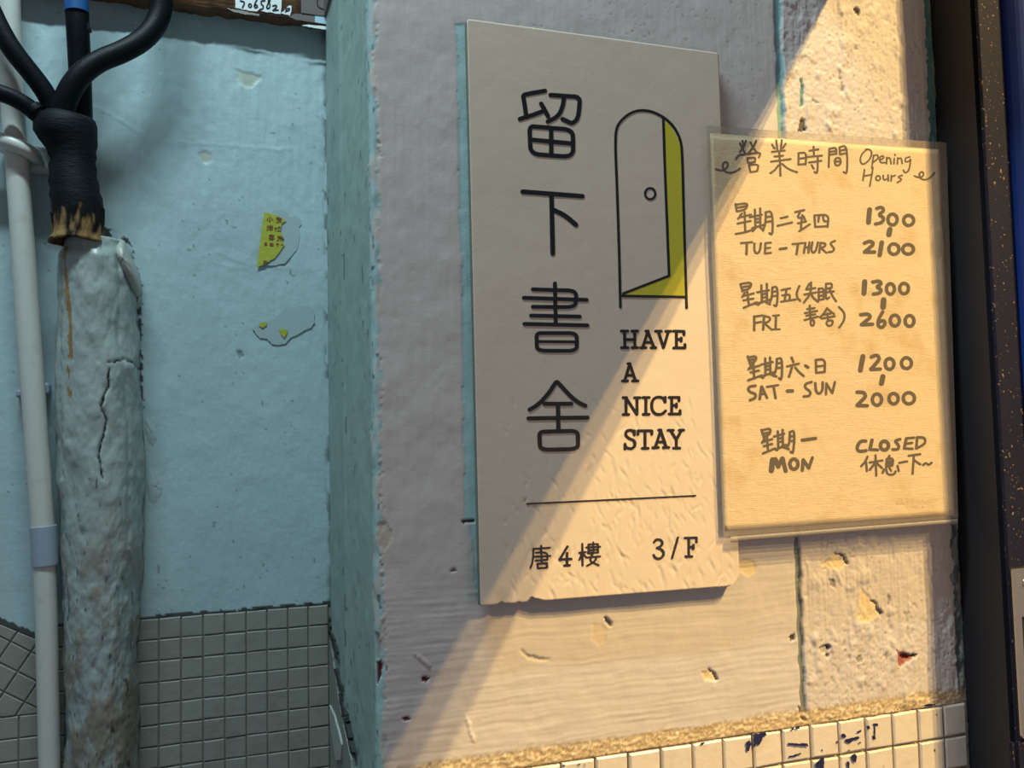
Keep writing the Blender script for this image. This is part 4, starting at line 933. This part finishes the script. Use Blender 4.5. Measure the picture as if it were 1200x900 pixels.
CY = BACK_Y-.030
bundle = empty('power_cable_bundle', tuple(at(90, 285, CY)), 'four thick black cables rising out of one black taped boot', 'cables')
def cable(name, pts, radii, Y, m, parent, end_ext=True, n=3, seg=20):
    P = [at(x, y, yy) for (x, y), yy in zip(pts, Y if hasattr(Y, '__len__') else [Y]*len(pts))]
    P = smooth_path(P, n)
    r = np.interp(np.linspace(0, 1, len(P)), np.linspace(0, 1, len(radii)), radii)
    r = r*np.array([mpp(q) for q in P])
    T = tube_grid(P, r, seg)
    return grid(name, T, m, parent, wrap=True)
def boot():
    ys = np.array([138, 142, 148, 156, 165, 175, 183, 190, 198, 206, 214, 222, 230, 238, 246, 255, 262, 270], float)
    l = np.interp(ys, [138, 145, 155, 165, 180, 190, 210, 235, 270], [52, 43, 42, 50, 60, 61, 60, 62, 67])
    r = np.interp(ys, [138, 145, 165, 195, 210, 225, 240, 270], [107, 111, 111, 110, 112, 116, 119, 119])
    rip = np.array([0, 0, 0, 0, .4, -.4, .5, -.6, .6, -.5, .6, -.5, .5, -.3, .3, -.3, 0, 0])
    ang = np.linspace(0, 2*np.pi, 40, endpoint=False); rows = []
    for k, y in enumerate(ys):
        c = at(.5*(l[k]+r[k]), y, CY); a = .5*(r[k]-l[k])*mpp(c)+rip[k]*.0011
        b = min(a, .0215)
        rows.append(np.stack([c[0]+a*np.cos(ang), c[1]+b*np.sin(ang), np.full(40, c[2])+.0012*np.sin(ang*2+k)], -1))
    top = rows[0]; c = top.mean(0)
    rows = [c+(top-c)*f+np.array([0, 0, -.002*(1-f)]) for f in (.05, .5, .85)]+rows
    P = np.array(rows)
    grid('boot', P[::-1], MT['tape'], bundle, wrap=True)
    # frayed brown binding at its foot, flared to the left
    K = 72; ang = np.linspace(0, 2*np.pi, K, endpoint=False); rng = np.random.default_rng(8)
    tops = 244+10*vnoise(ang*2.2, ang*0+3, 501)+5*vnoise(ang*6, ang*0, 502)
    rows = []; cols = []; hm = 16
    for j in range(hm):
        t = j/(hm-1)
        y = tops*(1-t)+(284+1.5*vnoise(ang*4, ang*0, 504))*t
        lc = np.interp(t, [0, .5, .8, 1], [64, 66, 65, 60.5]); rc_ = np.interp(t, [0, .5, .85, 1], [119.5, 119.5, 118.5, 119.5])
        c = at(.5*(lc+rc_), 265, CY); m_ = mpp(c); a = .5*(rc_-lc)*m_+.0006+.0008*vnoise(ang*5, ang*0+t*3, 505)
        zz = np.array([at(90, q, CY)[2] for q in y])
        rows.append(np.stack([c[0]+a*np.cos(ang), c[1]+np.minimum(a, .0225)*np.sin(ang), zz], -1))
        drip = vnoise(ang*4.5, ang*0+t*1.2, 506)*.5+.5*vnoise(ang*10, ang*0+t*3, 507)
        k = np.clip((drip+.50-1.05*(1-t)**1.3)*4, 0, 1)[:, None]
        br = np.array([.27, .165, .07])*(1+.3*vnoise(ang*9, ang*0+t*6, 508))[:, None]
        cols.append(br*k+np.array([.012, .012, .013])*(1-k))
    P = np.array(rows); under = P[-1].copy(); cc = under.mean(0); under = cc+(under-cc)*.8
    P = np.concatenate([P, under[None]]); Cc_ = np.array(cols+[np.full((K, 3), .03)])
    grid('frayed_binding', P[::-1], MT['fray'], bundle, colors=Cc_[::-1], wrap=True)
boot()
cable('cable', [(190, -120), (190, -40), (190, 0), (187, 22), (172, 44), (146, 60), (116, 71), (94, 87), (80, 108), (73, 130), (72, 146)], [12, 12, 12, 12.5, 12.5, 12.5, 12.5, 13, 13.5, 14, 14], [CY, CY, CY, CY, CY-.004, CY-.008, CY-.012, CY-.014, CY-.012, CY-.008, CY-.006], MT['rubber'], bundle)
v = cable('cable', [(88, -120), (89, -20), (91, 30), (93, 70), (95, 110), (96, 146)], [12.5, 12.5, 12.8, 12.5, 12, 12], [CY-.003, CY-.003, CY-.002, CY+.003, CY+.006, CY+.006], MT['rubber'], bundle)
v['label'] = 'upright cable with a blue tape band'
cable('blue_tape', [(88.3, -90), (89, -10), (90.1, 15)], [13.2, 13.3, 13.3], CY-.003, MT['blue_tape'], v)
cl = at(106, 34, CY-.002); link('cable_tie_tail', [(cl[0]-.004, cl[1]-.004, cl[2]+.008), (cl[0]+.0008, cl[1]-.004, cl[2]-.001), (cl[0]-.004, cl[1]-.004, cl[2]-.003), (cl[0]-.004, cl[1]+.004, cl[2]+.008), (cl[0]+.0008, cl[1]+.004, cl[2]-.001), (cl[0]-.004, cl[1]+.004, cl[2]-.003)],
    [(0, 2, 1), (3, 4, 5), (0, 1, 4, 3), (1, 2, 5, 4), (2, 0, 3, 5)], MT['rubber'], v)
cable('cable', [(-260, -420), (-80, -90), (-20, -10), (0, 34), (15, 60), (35, 84), (52, 106), (62, 126), (66, 148)], [11, 11, 11, 11, 11.5, 11, 11, 10.5, 10], [CY-.010]*4+[CY-.009, CY-.006, CY-.003, CY, CY], MT['rubber'], bundle)
u = cable('cable', [(-600, 60), (-90, 95), (-30, 98), (0, 109), (15, 114), (32, 124), (46, 136), (56, 150)], [10, 10, 10, 10, 10, 10, 9.5, 9], [CY-.010]*4+[CY-.009, CY-.007, CY-.004, CY-.002], MT['rubber'], bundle)
cable('cable_collar', [(37.5, 127.5), (40, 129.5), (43, 132.5)], [11, 11.2, 11], CY-.0055, MT['rubber'], u, n=1)

PY = BACK_Y-.0155
pipe = empty('conduit_pipe', tuple(at(58, 900, PY)), 'thin pale conduit pipe with one grey coupling, left of the plaster casing', 'pipe')
cable('pipe', [(6, -130), (10, 0), (12, 60), (15, 130), (20, 190), (29, 320), (38, 450), (49, 600), (52, 650), (55, 750), (58, 900), (61, 1050)], [12.6, 12.6, 12.6, 12.6, 12.6, 13, 13, 12.8, 12.4, 12, 11.6, 11.2], PY, MT['pvc'], pipe, seg=28)
def sleeve_on(name, p0, p1, r, m, lip):
    a, b = at(*p0, PY), at(*p1, PY); t = np.array([0, 0, .02, .04, .96, .98, 1, 1]); rr = np.array([r-2, r-.3, r, r, r, r, r-.3, r-2])
    P = a[None]*(1-t[:, None])+b[None]*t[:, None]
    P += (b-a)[None]*np.linspace(0, 1e-4, 8)[:, None]
    return grid(name, tube_grid(P, rr*mpp(a), 28), m, pipe, wrap=True, smooth=True)
sleeve_on('coupling', (50.8, 616), (53.2, 663), 14.6, MT['coupling'], 0)['label'] = 'grey blue coupling'
# saddle clip round the pipe, below the upper bend of cables
def saddle():
    c = at(20, 176, PY); m_ = mpp(c); K = 40; ang = np.linspace(0, 2*np.pi, K, endpoint=False); rows = []
    for rr, dz in ((13, .006), (20, .0068), (25, .0050), (27, .0014), (26.5, -.0026), (21, -.0052), (13, -.0050)):
        x = c[0]+rr*m_*np.cos(ang)*1.0; y = c[1]+np.minimum(rr*m_, .0150*1.3)*np.sin(ang)
        z = c[2]+dz-(x-c[0])*.34
        rows.append(np.stack([x, np.minimum(y, BACK_Y-.0006), z], -1))
    grid('saddle_ring', np.array(rows)[::-1], MT['pvc'], pipe, wrap=True)
    p = at(51, 190, BACK_Y)
    v, f = box_vf((p[0]-.012, BACK_Y-.010, p[2]-.011), (p[0]+.006, BACK_Y+.0006, p[2]+.010))
    o = link('saddle_foot', v, f, MT['pvc'], pipe); b = o.modifiers.new('bevel', 'BEVEL'); b.width = .003; b.segments = 3
saddle()
for (px, py, wd, hh) in ((54, 456, 5, 7), (25, 462, 4, 5)):
    p = at(px, py, BACK_Y-.004); m_ = mpp(p)
    box('pipe_clip', (p[0]-wd*m_, BACK_Y-.012, p[2]-hh*m_), (p[0]+wd*m_, BACK_Y+.0004, p[2]+hh*m_), MT['coupling'], pipe, .002)

# ------------------------------------------------------------------ board across the top of the alcove
BZ = float(at(300, 25.5, BACK_Y)[2])
BYF = float(hitZ(np.float64(300), np.float64(18.5), BZ)[1])
print('BYF', BACK_Y-BYF); BYF = BACK_Y-.015
bx1 = float(at(353, 15, BYF)[0])
bd = empty('wooden_backboard', (-.1, BACK_Y, BZ), 'dark brown wooden board with a white number tag above the alcove', 'board')
def jag_board():
    xs = np.linspace(-.42, float(at(386, 30, BACK_Y)[0]), 220); low = .0012*vnoise(xs/.01, xs*0, 601)+.0006*vnoise(xs/.003, xs*0, 602)
    rows = []
    for y, dz, top in ((BACK_Y+.001, 0, 0), (BYF+.0012, 0, 0), (BYF, .0012, 0), (BYF, .0, 1), (BACK_Y+.001, 0, 1)):
        z = (BZ+low+dz) if not top else np.full_like(xs, BZ+.13); rows.append(np.stack([xs, np.full_like(xs, y), z], -1))
    grid('board', np.array(rows), MT['board'], bd, smooth=False)
jag_board()
T5 = crop(240, 0, 5.714)
tagm = poly_sheet('number_tag', T5([(205, -60), (520, -50), (512, 50), (505, 96), (375, 76), (366, 62), (345, 80), (204, 54)]), BYF, MT['white_paper'], bd, .0005, .4)
tagm['label'] = 'white paper tag with a handwritten number'
sub = tagm
stroke_mesh('handwritten_number', [(T5(p), 1.7) for p in ([(238, 6), (270, 14), (252, 52)], [(300, 22), (290, 40), (303, 52), (316, 38), (300, 22)], [(350, -4), (330, 34), (336, 56), (355, 46), (346, 30), (332, 40)], [(402, 4), (378, 8)], [(378, 8), (376, 28), (394, 40), (388, 60), (368, 64)],
    [(442, -4), (420, 6), (438, 28), (432, 58), (412, 56), (420, 30), (442, -4)], [(455, 40), (478, 34), (482, 48), (456, 70)], [(456, 70), (490, 68)])], BYF-.0005, MT['black'], tagm, .0003, .0003)
poly_sheet('paper_scrap', T5([(510, 90), (528, 75), (545, 55), (562, 40), (582, 38), (578, 75), (570, 105), (540, 100)]), BYF, MT['white_paper'], bd, .0005, .4)
poly_sheet('paper_scrap', T5([(145, 55), (190, 62), (300, 85), (365, 98), (360, 106), (270, 98), (180, 76)]), BYF-.0002, MT['grey_tile'], bd, .0004, .6)
stroke_mesh('scrap_writing', [(T5(p), 1.4) for p in ([(545, 60), (540, 80)], [(545, 58), (572, 56), (560, 72), (544, 74)])], BYF-.0005, MT['black'], bd, .0003, .0003)
poly_sheet('plastic_scrap', T5([(560, 112), (600, 95), (680, 92), (742, 98), (738, 152), (650, 140), (600, 130)]), BYF-.0003, MT['grey_sheet'], bd, .0006, .4)
poly_sheet('plastic_scrap', T5([(738, 98), (836, 116), (834, 168), (736, 150)]), BYF-.0004, MT['pale_plastic'], bd, .0006, .2)
poly_sheet('splinter', T5([(650, 172), (700, 168), (836, 182), (832, 200), (740, 192)]), BYF-.0004, MT['white_paper'], bd, .0006, .4)
# grey sheet that folds round the inner corner above the reveal
GY = BYF-.0016
gz = float(at(380, 18.5, GY)[2]); gx0 = float(at(353, 15, GY)[0])
yr = float(hitX(np.float64(409), np.float64(20.5), EDGE_X-.002)[1])
gr = zprofile('grey_cover_sheet', [(gx0, GY), (EDGE_X-.004, GY), (EDGE_X-.004, yr), (EDGE_X-.001, yr), (EDGE_X-.001, GY+.0014), (gx0, GY+.0014)], gz-EYE, gz-EYE+.12, MT['grey_sheet'])
tag(gr, 'dull grey cover sheet bent round the inner corner beside the wooden board', 'cover')
Cv = crop(240, 0, 5.714)
stroke_mesh('pen_curve', [(Cv([(764, -20), (752, 5), (752, 40), (785, 62), (835, 66), (882, 52)]), 1.1)], GY, MT['black'], gr, .0003, .0003)

# ------------------------------------------------------------------ torn stickers on the alcove wall
SYW = BACK_Y-.0010
S1 = crop(290, 230, 10)
st1 = empty('torn_sticker', tuple(at(320, 300, SYW)), 'torn yellow sticker with red characters on the alcove wall', 'sticker')
poly_sheet('glue_residue', S1([(300, 165), (345, 152), (400, 155), (455, 180), (495, 245), (560, 228), (620, 268), (628, 330), (600, 368), (616, 430), (602, 560), (570, 640), (500, 720), (440, 785), (330, 812), (180, 815), (200, 500)]), SYW+.0006, MT['residue'], st1, .0004, .5)
poly_sheet('yellow_face', S1([(195, 180), (290, 210), (370, 235), (450, 288), (400, 320), (385, 400), (425, 488), (402, 525), (435, 570), (380, 645), (322, 720), (245, 770), (200, 802), (110, 830)]), SYW-.0003, MT['sticker'], st1, .0003, .25)
def red(l, wd=.95): return [(S1(p), wd) for p in l]
stroke_mesh('red_print', red([[(262, 235), (264, 298), (252, 294)], [(242, 255), (230, 282)], [(282, 255), (294, 280)],
    [(362, 236), (364, 248)], [(336, 252), (398, 262)], [(342, 272), (392, 280)], [(366, 262), (364, 312)], [(350, 300), (340, 310)], [(376, 296), (400, 304)],
    [(232, 345), (240, 354)], [(228, 366), (236, 374)], [(230, 400), (240, 382)], [(250, 350), (296, 352)], [(250, 368), (296, 370)], [(272, 338), (272, 400)], [(252, 388), (292, 392)],
    [(330, 358), (330, 410)], [(316, 375), (344, 378)], [(356, 364), (384, 368)], [(370, 352), (370, 362)], [(350, 406), (388, 410)], [(362, 376), (364, 402)],
    [(252, 456), (310, 460)], [(258, 474), (304, 478)], [(280, 444), (280, 500)], [(250, 494), (312, 498)], [(262, 506), (296, 510)],
    [(352, 470), (408, 480)], [(358, 488), (412, 494)], [(380, 460), (380, 524)], [(362, 508), (346, 520)], [(396, 506), (412, 516)]])
    + red([[(200, 550), (228, 552)], [(214, 540), (212, 578)], [(200, 568), (226, 572)], [(262, 556), (302, 560)], [(282, 546), (282, 584)], [(264, 576), (302, 580)], [(338, 560), (366, 562)], [(350, 548), (350, 588)], [(395, 565), (412, 568)], [(190, 758), (222, 762)], [(192, 770), (186, 800)], [(206, 775), (232, 768)], [(212, 770), (200, 800)]], 1.0),
    SYW-.0006, MT['red_ink'], st1, .00025, .0002)
S2 = crop(290, 345, 12.856)
st2 = empty('sticker_residue', tuple(at(335, 400, SYW)), 'grey glue patch with two yellow flecks, below the yellow torn sticker', 'sticker')
poly_sheet('glue_patch', S2([(75, 510), (150, 455), (300, 400), (400, 375), (470, 310), (540, 250), (570, 205), (640, 190), (700, 205), (760, 175), (860, 165), (960, 190), (1000, 290), (1010, 420), (960, 500), (850, 550), (740, 610), (640, 660), (570, 740), (460, 770), (370, 740), (290, 665), (190, 655), (120, 590)]), SYW+.0006, MT['residue'], st2, .0004, .5)
poly_sheet('yellow_fleck', S2([(170, 460), (220, 420), (290, 420), (285, 460), (230, 510)]), SYW-.0003, MT['sticker'], st2, .0003, .2)
poly_sheet('yellow_fleck', S2([(475, 530), (540, 520), (605, 540), (590, 590), (550, 655), (510, 600)]), SYW-.0003, MT['sticker'], st2, .0003, .2)
